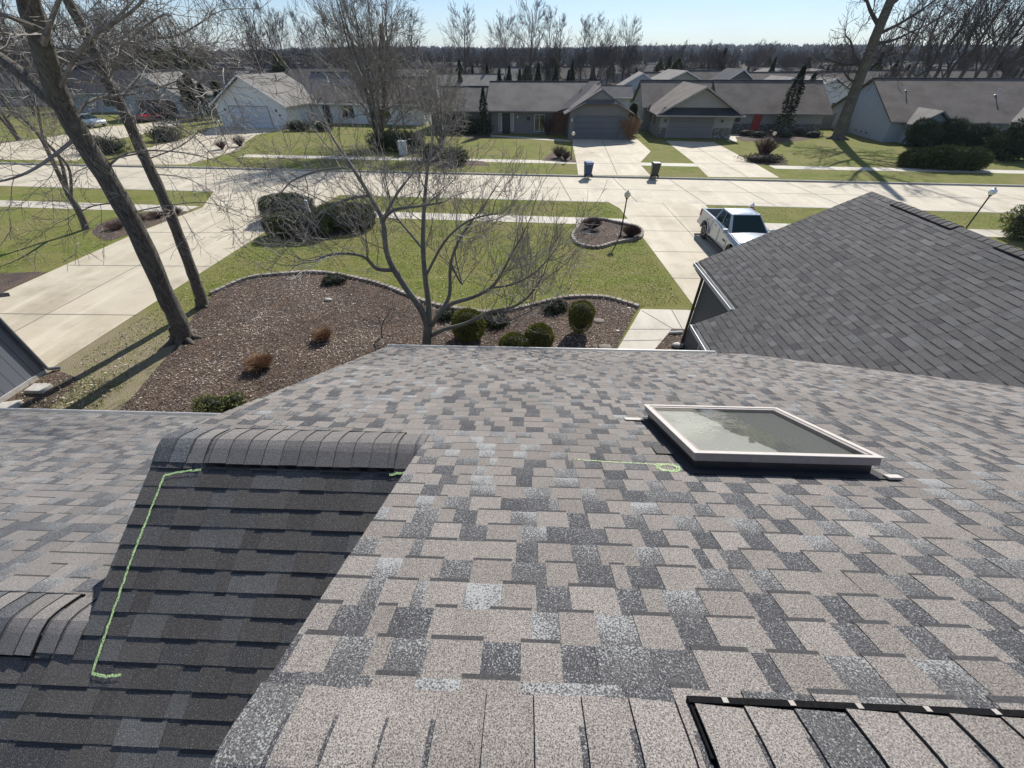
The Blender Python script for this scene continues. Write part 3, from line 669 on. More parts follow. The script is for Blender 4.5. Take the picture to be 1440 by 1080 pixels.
def scatter(n, poly, seed):
    r = random.Random(seed); xs_ = [p[0] for p in poly]; ys_ = [p[1] for p in poly]; out = []
    while len(out) < n:
        p = (r.uniform(min(xs_), max(xs_)), r.uniform(min(ys_), max(ys_)))
        if pt_in(p, poly): out.append(p)
    return out, r
mb = toned()
for poly, n in ((bedA, 60000), (isl, 3500), (bedB, 1800), (bedC, 900), (hb, 1500), (neigh_bed, 900)):
    pts, r = scatter(n, poly, 4)
    for x, y in pts:
        a = r.uniform(0, math.pi); l = r.uniform(.010,.036); w_ = r.uniform(.005,.013); z = r.uniform(.012,.04)
        u = Vector((math.cos(a), math.sin(a), r.uniform(-.35,.35))); v = Vector((-math.sin(a), math.cos(a), r.uniform(-.4,.4)))
        p = Vector((x,y,z)); mb.add([p-u*l-v*w_, p+u*l-v*w_, p+u*l+v*w_, p-u*l+v*w_], [(0,1,2,3)], 0, (max(0, min(1, r.random()**1.25+.16*math.sin(x*1.3+1.7*math.sin(y*.9))*math.cos(y*1.1+x*.4))),0,0))
tag(mb.build('mulch_chips', M['chips']), 'reddish brown wood chips strewn over the garden beds', 'mulch', kind='stuff')

# grass blades and leaf bits on the near lawn
lawnN = [(-14.1,9.2),(-14.0,22.5),(6.0,22.9),(6.2,14.0)]+[p for p in edge_c[::-1]]+[(-12.2,12.6),(-11.6,8)]
lawn_left = [(-40,16),(-21.5,16),(-21.5,22),(-40,23.5)]
strip = [S(-13.3,24.8),S(5.7,24.8),S(5.2,27.8),S(-12.8,27.8)]
stripR = [S(12.0,24.8),S(40,24.8),S(40,27.9),S(12,27.9)]
patchW = [(-14.3,8.6),(-11.9,8.6),(-11,5),(-14.3,5)]
mb = toned()
for poly, n in ((lawnN, 34000), (lawn_left, 9000), (strip, 9000), (stripR, 5000), (patchW, 9000)):
    pts, r = scatter(n, poly, 9)
    for x, y in pts:
        if pt_in((x,y), isl) or pt_in((x,y), hb): continue
        a = r.uniform(0, 2*math.pi); hgt = r.uniform(.015,.042); w_ = r.uniform(.008,.02)
        u = Vector((math.cos(a),math.sin(a),0))*w_; t = Vector((r.uniform(-.03,.03), r.uniform(-.03,.03), hgt)); p = Vector((x,y,.001))
        tn = r.random()
        if poly is patchW: tn = .75+.25*tn
        cl_ = math.sin(x*2.1+math.sin(y*1.7)*2)*math.sin(y*2.4+math.sin(x*1.3)*2); tn = max(0, min(1, tn+.3*cl_)); p = p+Vector((r.gauss(0,.05), r.gauss(0,.05), 0)); t = t*(1+.35*cl_)
        mb.add([p-u, p+u, p+t], [(0,1,2)], 0, (tn,0,0))
tag(mb.build('grass', M['grass_blades']), 'short patchy spring grass on the lawns', 'grass', kind='stuff')
mb = toned()
for poly, n in ((lawnN, 1500), (lawn_left, 260), (strip, 200), (bedA, 500), (patchW, 500)):
    pts, r = scatter(n, poly, 19)
    for x, y in pts:
        a = r.uniform(0, math.pi); l = r.uniform(.012,.038); p = Vector((x,y,r.uniform(.02,.05)))
        u = Vector((math.cos(a), math.sin(a), r.uniform(-.3,.3)))*l; v = Vector((-math.sin(a), math.cos(a), r.uniform(-.3,.3)))*l*.7
        mb.add([p-u, p-v, p+u, p+v], [(0,1,2,3)], 0, (r.random(),0,0))
tag(mb.build('fallen_leaves', M['leaf_litter']), 'pale dry leaf scraps scattered on the grass', 'leaves', kind='stuff')

# edging
def edging(curve, name, label, hgt=.11, w=.17, L=.24, seed=2, rows=1):
    r = random.Random(seed); mb = toned(); acc = 0; P_ = [Vector((p[0],p[1],0)) for p in curve]; pos = []
    for a, b in zip(P_[:-1], P_[1:]):
        l = (b-a).length
        while acc < l:
            pos.append((a+(b-a)*(acc/l), (b-a).normalized())); acc += L
        acc -= l
    for p, d in pos:
        for row in range(rows):
            ang = math.atan2(d.y, d.x)+r.uniform(-.04,.04)
            M4 = Matrix.Translation(p+Vector((0,0,row*hgt)))@Matrix.Rotation(ang,4,'Z')
            z1 = hgt*r.uniform(.92,1.05)
            vs = [M4@Vector(q) for q in ((-L*.45,-w/2,0),(L*.45,-w/2,0),(L*.45,w/2,0),(-L*.45,w/2,0),(-L*.41,-w*.45,z1),(L*.41,-w*.45,z1),(L*.41,w*.45,z1),(-L*.41,w*.45,z1))]
            mb.add(vs, [(4,5,6,7),(0,1,5,4),(1,2,6,5),(2,3,7,6),(3,0,4,7)], 0, (r.random(),0,0))
    return tag(mb.build(name, M['brick_edge']), label, 'edging')
edging(edge_c, 'garden_edging', 'long curving row of concrete edging blocks between lawn and mulch beds')
edging(isl+[isl[0]], 'garden_edging', 'low block edging ring round the island bed with lamp post', .13, .18, .24, 5)
edging([g(330,214)[:2], g(345,203)[:2]], 'garden_edging', 'short pale edging by the bed at the white garage driveway', .1, .14, .3, 6)
# ------------------------------------------------------------------ bare trees
def limb(mb, pts, r0, r1, sides=8, flare=0):
    n = len(pts); rs = [r0+(r1-r0)*(i/(n-1))**.8 for i in range(n)]
    if flare:
        rs[0] *= flare
    mb.tube(pts, rs, sides, cap=False); return rs
def cat3(pts, n=4):
    q = [pts[0]]+list(pts)+[pts[-1]]; out = []
    for i in range(1, len(q)-2):
        for j in range(n):
            t = j/n; out.append(.5*((2*q[i])+(-q[i-1]+q[i+1])*t+(2*q[i-1]-5*q[i]+4*q[i+1]-q[i+2])*t*t+(-q[i-1]+3*q[i]-3*q[i+1]+q[i+2])*t**3))
    out.append(pts[-1].copy()); return out
def grow(mb, r, p, d, L, rr, lvl, up=.25, wig=.22, spread=(25,55), kids=(3,5), rmin=.006, shrink=.62, droop=0):
    n = 3 if lvl <= 0 else 4 + (1 if lvl > 1 else 0)
    pts = [p.copy()]; dirs = []
    for i in range(n):
        d = (d + Vector((r.gauss(0,wig), r.gauss(0,wig), r.gauss(0,wig)))*.5 + Vector((0,0,up*.25-droop*.2))).normalized()
        pts.append(pts[-1]+d*(L/n)); dirs.append(d)
    r1 = max(rmin, rr*.42); rs = [max(rmin, rr+(r1-rr)*(i/n)) for i in range(n+1)]
    mb.tube(pts, rs, 3 if rr < .03 else (5 if rr < .08 else 7), cap=False)
    if lvl <= 0: return
    k = r.randint(*kids)
    for i in range(k):
        t = .25+.75*(i+r.random()*.8)/k; j = min(n-1, int(t*n)); f = t*n-j
        q = pts[j]+(pts[j+1]-pts[j])*min(1, f); dd = dirs[j]
        ax = dd.orthogonal().normalized(); ax.rotate(Matrix.Rotation(r.uniform(0, 2*math.pi), 3, dd))
        nd_ = dd.copy(); nd_.rotate(Matrix.Rotation(rad(r.uniform(*spread)), 3, ax))
        grow(mb, r, q, nd_, L*shrink*r.uniform(.75,1.15)*(1.1-.35*t), max(rmin, rs[j]*.62), lvl-1, up, wig, spread, kids, rmin, shrink, droop)
    grow(mb, r, pts[-1], dirs[-1], L*shrink*.9, r1, lvl-1, up, wig, spread, kids, rmin, shrink, droop)
def limb_grow(mb, r, pts, r0, r1, nk, lvl, L, sides=8, tmin=.2, **kw):
    P_ = cat3(pts); n = len(P_); rs = [r0+(r1-r0)*(i/(n-1)) for i in range(n)]
    mb.tube(P_, rs, sides, cap=False)
    for i in range(nk):
        t = tmin+(1-tmin)*(i+r.random())/nk; j = min(n-2, int(t*(n-1))); dd = (P_[j+1]-P_[j]).normalized()
        ax = dd.orthogonal().normalized(); ax.rotate(Matrix.Rotation(r.uniform(0, 2*math.pi), 3, dd))
        nd_ = dd.copy(); nd_.rotate(Matrix.Rotation(rad(r.uniform(35,75)), 3, ax))
        grow(mb, r, P_[j], nd_, L*r.uniform(.6,1.15), max(.008, rs[j]*.4*(r.uniform(.6,1.1))), lvl, **kw)
    grow(mb, r, P_[-1], (P_[-1]-P_[-2]).normalized(), L, r1, lvl, **kw)
def V3(*a): return Vector(a)

def roots(mb, c, rr, angs, L=.55, h=.5):
    for a in angs:
        d = Vector((math.cos(a), math.sin(a), 0)); s_ = Vector((-math.sin(a), math.cos(a), 0))
        pts = [c+d*rr*.35+V3(0,0,h), c+d*rr*.8+V3(0,0,h*.45), c+d*(rr+L*.4)+V3(0,0,.1)+s_*.04, c+d*(rr+L)+V3(0,0,.0)+s_*.1]
        mb.tube(cat3(pts, 3), [rr*.5*(1-.75*(i/9)) for i in range(10)], 8, cap=False)

r = random.Random(11)
# tree A (large, leaning)
tA = thing('bare_tree', 'large leaning bare tree with thick forked trunk and exposed roots at the mulch bed', 'tree', (-11.5, 10.8, 0))
def loc(o, pts): return [p-o.location for p in pts]
mb = MB()
A = [yp(262,482,10.8), yp(250,450,10.8), yp(235,420,10.8), yp(195,330,10.75), yp(150,250,10.7), yp(112,190,10.6), yp(80,130,10.5), yp(60,67,10.4), yp(40,0,10.3), yp(20,-90,10.2), yp(-20,-220,10.2)]
A = loc(tA, A); P_ = cat3(A); n = len(P_)
mb.tube(P_, [(.40 if i == 0 else .30 if i == 1 else .262-.0026*i)*(1+.05*math.sin(i*1.9)) for i in range(n)], 16, cap=False)
roots(mb, A[0]+V3(0,0,.02), .28, [-.55, .15, -1.25, 1.6, 2.8, 4.0], .75, .6)
A2 = loc(tA, [yp(92,155,10.55), yp(60,130,10.7), yp(20,95,10.9), yp(-30,60,11.2), yp(-90,0,11.6)]); mb.tube(cat3(A2), [.16-.004*i for i in range(17)], 9, cap=False)
mb.build('trunk', M['bark'], tA, True)
mb = MB()
def ly(*q): return [yp(*a)-tA.location for a in q]
for pts, r0, nk, L in ((ly((20,95,10.9),(-20,70,11),(-80,20,11.5)), .09, 6, 2.2), (ly((60,67,10.4),(75,20,9.6),(110,-60,9)), .06, 7, 1.8), (ly((140,248,10.7),(180,215,11),(260,215,11.6),(330,235,12)), .03, 9, 1.3),
        (ly((100,175,10.6),(130,140,11.5),(200,130,12.5),(260,110,13)), .04, 9, 1.5), (ly((112,190,10.6),(60,230,9.8),(20,250,9.3),(-30,260,9)), .04, 8, 1.3), (ly((50,40,10.3),(0,20,9.5),(-60,30,9)), .06, 7, 1.6),
        (ly((80,130,10.5),(120,60,10),(180,20,9.8),(230,-30,9.6)), .04, 9, 1.5), (ly((170,285,10.8),(130,290,10),(90,310,9.5)), .02, 5, .9), (ly((60,67,10.4),(110,90,10.8),(170,60,11.4),(240,70,12)), .035, 9, 1.4),
        (ly((180,300,10.75),(230,290,10.2),(290,285,10),(340,300,9.8)), .018, 6, 1.0), (ly((40,0,10.3),(30,-60,10),(60,-140,10)), .09, 10, 2.4)):
    limb_grow(mb, r, pts, r0, r0*.3, nk, 2, L, 6, up=.1, wig=.35, kids=(3,4), rmin=.0045)
mb.build('crown', M['twig'], tA)
# tree B
tB = thing('bare_tree', 'slimmer dark leaning bare tree rising from the lawn edge behind the forked one', 'tree', tuple(g(288,430)))
mb = MB(); Yb = g(288,430).y
Bp = [yp(288,434,Yb), yp(278,405,Yb), yp(262,360,Yb), yp(235,290,Yb), yp(205,225,Yb), yp(178,165,Yb), yp(150,110,Yb), yp(122,50,Yb), yp(95,0,Yb-.1), yp(60,-70,Yb-.2), yp(20,-160,Yb-.4)]
Bp = loc(tB, Bp); P_ = cat3(Bp); mb.tube(P_, [(.28 if i == 0 else .19-.0026*i)*(1+.06*math.sin(i*2.3)) for i in range(len(P_))], 14, cap=False)
roots(mb, Bp[0]+V3(0,0,.02), .2, [-.6, .9, 2.5, 4.2], .3, .4)
mb.build('trunk', M['bark'], tB, True)
mb = MB()
def lb(*q): return [yp(*a)-tB.location for a in q]
for pts, r0, nk, L in ((lb((130,78,Yb),(100,72,Yb),(70,75,Yb-.5)), .035, 5, 1.0), (lb((145,115,Yb),(115,113,Yb),(85,118,Yb-.3)), .06, 4, .9), (lb((125,60,Yb),(150,35,Yb),(180,10,Yb+.4),(210,-30,Yb)), .04, 8, 1.3),
        (lb((122,70,Yb),(135,40,Yb-.5),(165,55,Yb-1),(200,30,Yb-1.4)), .03, 8, 1.1), (lb((160,130,Yb),(210,120,Yb-.5),(250,125,Yb-1),(300,110,Yb-1.5)), .03, 9, 1.1), (lb((180,165,Yb),(230,170,Yb-.6),(270,190,Yb-1),(310,230,Yb-1.3)), .03, 9, 1.1),
        (lb((215,245,Yb),(260,250,Yb-.5),(300,270,Yb-1)), .02, 6, .8), (lb((150,110,Yb),(195,60,Yb),(250,50,Yb),(300,20,Yb)), .04, 9, 1.5), (lb((200,215,Yb),(150,225,Yb-1),(110,240,Yb-1.6)), .025, 7, 1.0),
        (lb((95,0,Yb),(130,-50,Yb),(190,-120,Yb)), .06, 8, 1.8), (lb((140,95,Yb),(230,20,Yb-2.5),(255,70,Yb-3.2),(330,100,Yb-4)), .022, 8, 1.0), (lb((205,225,Yb),(255,205,Yb+.8),(290,180,Yb+1.4),(330,190,Yb+2)), .02, 8, 1.0)):
    limb_grow(mb, r, pts, r0, r0*.3, nk, 2, L, 6, up=.05, wig=.38, kids=(3,4), rmin=.0045)
mb.build('crown', M['twig'], tB)
# centre ornamental tree
tC = thing('bare_tree', 'small multi-stemmed bare tree with smooth grey bark just beyond the roof eave', 'tree', (-3.2, 10.6, 0))
mb = MB()
def lc(*q): return [yp(*a)-tC.location for a in q]
base = lc((600,492,10.6),(601,470,10.6),(603,455,10.6)); mb.tube(cat3(base), [.19,.165,.15,.145,.14,.14,.14,.14,.14], 12, cap=False)
TH = 1.2
stems = [
 (lc((601,458,10.6),(592,435,10.55),(573,408,10.5),(552,375,10.5),(543,350,10.6),(538,310,10.8),(520,275,11),(495,235,11.2),(475,205,11.4)), .095, .03),
 (lc((603,455,10.6),(603,430,10.7),(598,390,10.9),(595,350,11.1),(596,300,11.3),(600,250,11.5),(605,215,11.7)), .085, .025),
 (lc((606,458,10.6),(618,440,10.8),(632,415,11.1),(634,370,11.5),(650,330,11.9),(680,290,12.3)), .065, .022),
 (lc((606,472,10.6),(625,463,10.4),(655,455,10.2),(690,438,10),(720,432,9.8),(745,415,9.6),(765,385,9.5)), .06, .02),
 (lc((608,456,10.6),(630,430,10.2),(665,418,10),(690,405,9.9),(705,385,9.9),(718,360,9.9),(735,330,9.9)), .055, .018),
 (lc((555,380,10.5),(530,378,10.1),(510,360,9.8),(470,357,9.4),(440,368,9.1)), .05, .018),
 (lc((538,310,10.8),(555,295,10.6),(590,290,10.3),(620,285,10)), .04, .015),
 (lc((520,275,11),(490,280,10.6),(450,300,10.2),(425,330,9.9)), .035, .014),
 (lc((538,310,10.8),(560,270,11.4),(585,240,12),(610,225,12.4)), .035, .014),
 (lc((595,350,11.1),(570,320,11.6),(555,300,12),(545,265,12.4)), .035, .014),
 (lc((598,390,10.9),(625,340,10.6),(660,310,10.2),(700,300,9.8)), .035, .014),
 (lc((634,370,11.5),(650,400,11.4),(640,350,12),(665,320,12.3)), .03, .012),
 (lc((690,405,9.9),(720,400,9.4),(750,385,9),(775,360,8.8)), .025, .012),
 (lc((690,438,10),(700,455,9.7),(730,445,9.4),(760,430,9.2)), .02, .01),
 (lc((495,235,11.2),(450,240,11),(410,255,10.8),(390,280,10.6)), .025, .011),
]
for i, (pts, r0, r1) in enumerate(stems):
    mb.tube(cat3(pts), [TH*max(r1, r0+(r1-r0)*(j/((len(pts)-1)*4))) for j in range((len(pts)-1)*4+1)], 9, cap=False)
mb.build('trunk', M['bark_c'], tC, True)
mb = MB()
for i, (pts, r0, r1) in enumerate(stems):
    P_ = cat3(pts); n = len(P_); k = 10 if i < 6 else 7
    for q in range(k):
        t = (.42 if i < 5 else .25)+(.58 if i < 5 else .75)*(q+r.random())/k; j = min(n-2, int(t*(n-1))); dd = (P_[j+1]-P_[j]).normalized()
        ax = dd.orthogonal().normalized(); ax.rotate(Matrix.Rotation(r.uniform(0, 2*math.pi), 3, dd))
        d2 = dd.copy(); d2.rotate(Matrix.Rotation(rad(r.uniform(30,70)), 3, ax)); d2.z += .15
        grow(mb, r, P_[j], d2.normalized(), r.uniform(.7,1.35), .015, 3, up=.35, wig=.3, kids=(2,3), rmin=.004, shrink=.66)
    grow(mb, r, P_[-1], (P_[-1]-P_[-2]).normalized(), 1.0, r1, 3, up=.3, kids=(2,3), rmin=.004)
mb.build('crown', M['twig'], tC)
# left small tree
tD = thing('bare_tree', 'small dark bare tree on the left lawn beside the strip bed', 'tree', tuple(g(122,322)))
Yd = g(122,322).y; mb = MB(); mc = MB()
def ld(*q): return [yp(*a)-tD.location for a in q]
for pts, r0, r1 in ((ld((122,324,Yd),(110,295,Yd),(95,272,Yd)), .17, .13), (ld((97,275,Yd),(78,235,Yd),(55,190,Yd),(25,160,Yd+.5),(0,130,Yd+.8)), .11, .05), (ld((95,272,Yd),(85,225,Yd+.4),(60,190,Yd+.8),(50,120,Yd+1)), .09, .04), (ld((100,280,Yd),(98,240,Yd-.5),(80,215,Yd-.8),(65,200,Yd-1)), .07, .03)):
    mb.tube(cat3(pts), [r0+(r1-r0)*(j/((len(pts)-1)*4)) for j in range((len(pts)-1)*4+1)], 8, cap=False)
    if r1 < .1: limb_grow(mc, r, pts, r1, r1*.5, 10, 2, 1.7, 5, tmin=.25, up=.2, wig=.3, kids=(3,4), rmin=.006)
mb.build('trunk', M['bark'], tD, True); mc.build('crown', M['twig'], tD)

# mid-distance bare tree prototypes
def proto_tree(seed, height, tr, first=.25, stems=1, lvl=3, spread=(22,48), up=.2, rmin=.012, nk=14, wid=.42, mat='far_bark', tmat='far_bark', kids=(3,4)):
    r = random.Random(seed); tm = MB(); cm = MB()
    for s_ in range(stems):
        a = 2*math.pi*s_/max(1, stems)+r.random(); ln = .0 if stems == 1 else r.uniform(.12,.26)
        d = Vector((math.cos(a)*ln, math.sin(a)*ln, 1)); pts = [V3(math.cos(a)*tr*.4*(stems > 1), math.sin(a)*tr*.4*(stems > 1), -.1)]
        hh = height*r.uniform(.88, 1)
        for i in range(1, 7): pts.append(d*(hh*.92*i/6)+Vector((r.gauss(0,.02), r.gauss(0,.02), 0))*hh*.5)
        P_ = cat3(pts, 3); n = len(P_); t0 = tr*(1 if stems == 1 else .6); rs = [t0*(1.35 if i == 0 else 1)*(1-i/(n-1))**.8+rmin for i in range(n)]
        tm.tube(P_, rs, 7, cap=False)
        for i in range(nk):
            t = first+(1-first)*(i+r.random())/nk; j = min(n-2, int(t*(n-1))); aa = r.uniform(0, 2*math.pi); el = rad(r.uniform(*spread))
            d2 = Vector((math.cos(aa)*math.sin(el), math.sin(aa)*math.sin(el), math.cos(el)))
            grow(cm, r, P_[j], d2, height*wid*(1.15-t*.75)*r.uniform(.8,1.15), max(rmin, rs[j]*.5), lvl-1, up=up, wig=.22, kids=kids, rmin=rmin, spread=(20,48), shrink=.6)
    return tm, cm
def make_tree(tc, name, label, loc_, rz=0, s=1, group=None, mats=('far_bark','far_bark')):
    o = thing(name, label, 'tree', loc_, rz, group); o.scale = (s,s,s)
    tc[0].build('trunk', M[mats[0]], o, True); tc[1].build('crown', M[mats[1]], o); return o
# street trees
P_s1 = proto_tree(31, 13.5, .30, .05, 7, 4, (28,70), .15, .011, 11, .38)
make_tree(P_s1, 'bare_tree', 'tall dense many-stemmed bare tree across the street behind the dark hedge', tuple(g(537,205)), 1.0, 1.0, mats=('bark','twig'))
P_s2 = proto_tree(33, 6.6, .16, .2, 4, 4, (30,65), .12, .010, 9, .45)
make_tree(P_s2, 'bare_tree', 'rounded bare crab apple growing from the round clipped shrubs across the street', tuple(g(622,217)), 0, 1.0, mats=('bark','twig'))
P_s3 = proto_tree(35, 7, .10, .3, 1, 3, (25,50), .5, .010, 10, .4)
make_tree(P_s3, 'bare_tree', 'thin young bare tree right beside the pale utility box', tuple(g(572,199)), .3, 1.0, mats=('bark','twig'))
# large right tree
tR = thing('bare_tree', 'big bare shade tree with thick trunk on the lawn of the right house', 'tree', (35.8,54.3,0))
mb = MB(); pr = [(-.0,0,-.1),(-.05,0,1.2),(-.3,0,3.5),(-.55,0,6),(-.8,0,9),(-.9,0,12),(-1.0,0,15),(-1.1,.2,18),(-1.2,.3,21)]
P_ = cat3([Vector(p) for p in pr]); mb.tube(P_, [(1.0 if i == 0 else .75 if i == 1 else .66-.013*i) for i in range(len(P_))], 12, cap=False)
roots(mb, V3(0,0,.05), .5, [.3,1.5,3.0,4.4,5.5], .7, .8)
mb.build('trunk', M['bark'], tR, True)
mb = MB()
for st, en, r0 in (((-.5,0,5.2),(-2.5,.3,6.3),.14),((-.6,0,6.4),(-3.5,-.6,8.6),.2),((-.75,0,8.3),(3.2,.5,9.4),.2),((-.8,0,9),(2.8,-.8,11.5),.2),((-.8,0,9.6),(-4.2,.2,12.8),.2),((-.7,0,7.4),(2.6,1,7.6),.13),((-.6,0,6.7),(-4.4,1.2,7.2),.12),((-.9,0,11),(2.5,1,14.5),.2),((-.9,0,12.5),(-4,-1,16),.2),((-1,0,15),(1.8,.5,19),.16)):
    s_, e_ = Vector(st), Vector(en); mid = (s_+e_)/2+V3(0,0,-.25)
    limb_grow(mb, r, [s_, mid, e_], r0, r0*.35, 9, 2, 2.2, 6, tmin=.3, up=.25, wig=.38, kids=(3,4), rmin=.014)
mb.build('crown', M['far_bark'], tR)

# far tree prototypes shared by copies
protos = []
for i, (sd, h_, tr, st, first, wid, nk) in enumerate(((41,17,.26,1,.3,.34,16),(42,17,.24,2,.25,.34,10),(43,15,.24,3,.12,.36,8),(44,18,.24,1,.45,.24,14),(45,9,.16,3,.1,.42,7))):
    protos.append(proto_tree(sd, h_, tr, first, st, 4, (28,58), .22, .017, nk, wid))
protos.append(proto_tree(46, 20, .36, .42, 1, 3, (30,65), .3, .026, 14, .26))
srcs = {}
def far_tree(i, px, Y, top, label, group, rz=None, sx=1):
    base = yp(px, 100, Y); base.z = 0
    h_ = (17,17,15,18,9,20)[i]; z = yp(px, top, Y).z; s = z/h_
    if i not in srcs: o = srcs[i] = make_tree(protos[i], 'bare_tree', label, tuple(base), 0, s, group)
    else: o = copy_tree(srcs[i])
    o.location = base; o.scale = (s*sx, s*sx, s); o.rotation_euler = (0,0,R.uniform(0,6.28) if rz is None else rz)
    tag(o, label, 'tree', group); return o
SK = 'bare trees standing behind the houses on the skyline'
def lx(px, a=100): return px
sky_list = [(3,585,115,6,'tall narrow bare tree on the skyline left of the brick chimney'), (0,655,120,2,'tall bare tree on the skyline directly above the chimney house left wing'),
 (1,712,118,14,'spreading bare tree left of the broadest skyline tree'), (0,746,112,-8,'broadest tall bare tree on the skyline above the grey house'), (3,772,118,2,'slender bare tree close right of the broadest skyline tree'),
 (3,786,122,14,'bare tree at the right end of the skyline clump over the grey house'), (3,817,120,16,'narrow bare tree left of the two above the grey garage'), (2,838,114,24,'bushy multi-stemmed bare tree above the grey garage'), (0,877,118,20,'bare tree on the skyline above the gap between grey and stone houses'),
 (2,365,88,-14,'fan-shaped many-stemmed bare tree behind the white garage'), (1,398,120,-5,'tall bare tree just right of the fan-shaped one'), (1,438,120,8,'bare tree on skyline left of the dense street tree'), (3,470,126,14,'thin bare tree on skyline beside the dense street tree'),
 (2,1060,150,58,'lone spreading bare tree between the two skyline evergreens'), (4,890,130,70,'low bare tree above the stone garage left eave'), (4,985,170,88,'low bare tree behind the stone garage gable')]
for i, px, Y, top, lab in sky_list: far_tree(i, px, Y, top, lab, None)
for px, Y, top in ((175,120,5),(195,125,12),(215,118,8),(235,125,14),(255,120,10),(270,128,18),(288,122,20),(305,130,30)):
    far_tree(R.choice((0,1,3)), px, Y, top, 'bare tree in the row beyond the left evergreens', 'row of bare trees beyond the left evergreens')
for px, Y, top in ((-70,62,-60),(-20,70,-40),(10,75,-10),(45,66,-60),(70,84,-10),(110,90,-20),(140,95,-5),(160,100,0),(-40,50,-80),(185,90,0),(30,95,0),(85,110,10)):
    far_tree(R.choice((0,1,2,5)), px, Y, top, 'bare tree in the grove behind the far left houses', 'grove of bare trees behind the far left houses')
for px, Y, top in ((1270,92,-40),(1292,88,-50),(1312,95,-30),(1326,86,-60),(1345,92,-50),(1362,84,-70),(1385,90,-60),(1405,84,-80),(1425,80,-90),(1450,86,-60),(1480,80,-90),(1338,105,-20),(1395,110,-20),(1440,110,-20)):
    far_tree(R.choice((5,5,5,0)), px-8, Y, top, 'tall bare tree in the grove behind the long right house', 'grove of tall bare trees behind the long right house')
rr_ = random.Random(77)
for k in range(230):
    px = rr_.uniform(-60, 1500); Y = rr_.uniform(100, 300)
    ey = yp(px, 78, Y).z; top = rr_.uniform(62, 96)
    if 590 < px < 1250: top = max(top, 71)
    if yp(px, top, Y).z < 3: continue
    far_tree(rr_.choice((2,4,4,0)), px, Y, top, 'distant bare tree among the rooftops below the hills', 'distant bare trees among the rooftops')
for k in range(75):
    px = rr_.uniform(440, 1260); Y = rr_.uniform(140, 330); top = rr_.uniform(58, 80)
    far_tree(rr_.choice((2,0,1,4)), px, Y, top, 'distant bare tree among the rooftops below the hills', 'distant bare trees among the rooftops')
# ------------------------------------------------------------------ evergreens and shrubs
def leafy(mb, r, c, rad3, n, size, up=.2, shell=.55, squash=1, noise_=.18, ys=1.9, boxy=0):
    """leaf-sized faces through the outer volume of a lumpy ellipsoid"""
    ph = [r.uniform(0, 6.28) for _ in range(6)]
    for _ in range(n):
        th = r.uniform(0, 2*math.pi); cz = r.uniform(-1, 1); s_ = math.sqrt(1-cz*cz)
        d = Vector((s_*math.cos(th), s_*math.sin(th), cz))
        if boxy: d = d*(1/(abs(d.x)**boxy+abs(d.y)**boxy+abs(d.z)**boxy)**(1/boxy))
        lump = 1+noise_*(math.sin(3*th+ph[0])*math.sin(4*cz+ph[1])+.6*math.sin(7*th+ph[2]+3*cz)+.5*math.sin(9*cz+5*th+ph[3]))
        q = (shell+(1-shell)*r.random()**.5)*lump
        p = Vector((c[0]+d.x*rad3[0]*q, c[1]+d.y*rad3[1]*q, c[2]+d.z*rad3[2]*q))
        if p.z < .01: p.z = r.uniform(.01,.06)
        o = (d+Vector((r.gauss(0,.5), r.gauss(0,.5), r.gauss(0,.5)+up))).normalized(); w_ = o.orthogonal().normalized(); w_.rotate(Matrix.Rotation(r.uniform(0,6.28),3,o))
        L_ = size*r.uniform(.6,1.3)
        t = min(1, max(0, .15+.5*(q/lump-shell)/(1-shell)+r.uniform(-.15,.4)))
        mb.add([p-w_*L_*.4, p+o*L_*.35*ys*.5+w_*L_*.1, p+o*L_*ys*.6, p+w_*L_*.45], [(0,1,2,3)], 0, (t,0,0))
def core(parent, c, rad3, f=.8):
    mb = MB(); prof = []
    for i in range(9):
        a = -math.pi/2+math.pi*i/8; prof.append((max(.01, math.cos(a)*rad3[0]*f), max(-c[2]+.01, math.sin(a)*rad3[2]*f)))
    mb.lathe(prof, c, 14, M4=None)
    if abs(rad3[0]-rad3[1]) > .01: mb.v = [(x, c[1]+(y-c[1])*rad3[1]/rad3[0], z) for x, y, z in mb.v]
    return mb.build('branches', M['core'], parent)
def shrub(name, label, cat, loc_, blobs, n, size, mat, group=None, seed=1, shell=.6, **kw):
    o = thing(name, label, cat, tuple(loc_), 0, group); r = random.Random(seed); mb = toned(); tot = sum(b[3]*b[4] for b in blobs)
    for bx_, by_, bz_, ra, rb, rc in blobs:
        leafy(mb, r, (bx_,by_,bz_), (ra,rb,rc), max(60, int(n*ra*rb/tot)), size, shell=shell, **kw); 
    mb.build('foliage', M[mat], o)
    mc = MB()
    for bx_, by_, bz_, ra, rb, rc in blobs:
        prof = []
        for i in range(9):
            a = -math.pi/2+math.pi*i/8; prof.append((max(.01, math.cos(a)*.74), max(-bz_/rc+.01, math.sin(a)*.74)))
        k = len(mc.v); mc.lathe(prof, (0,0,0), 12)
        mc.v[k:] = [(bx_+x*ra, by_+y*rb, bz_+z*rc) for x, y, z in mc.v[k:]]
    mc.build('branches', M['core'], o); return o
gx = g
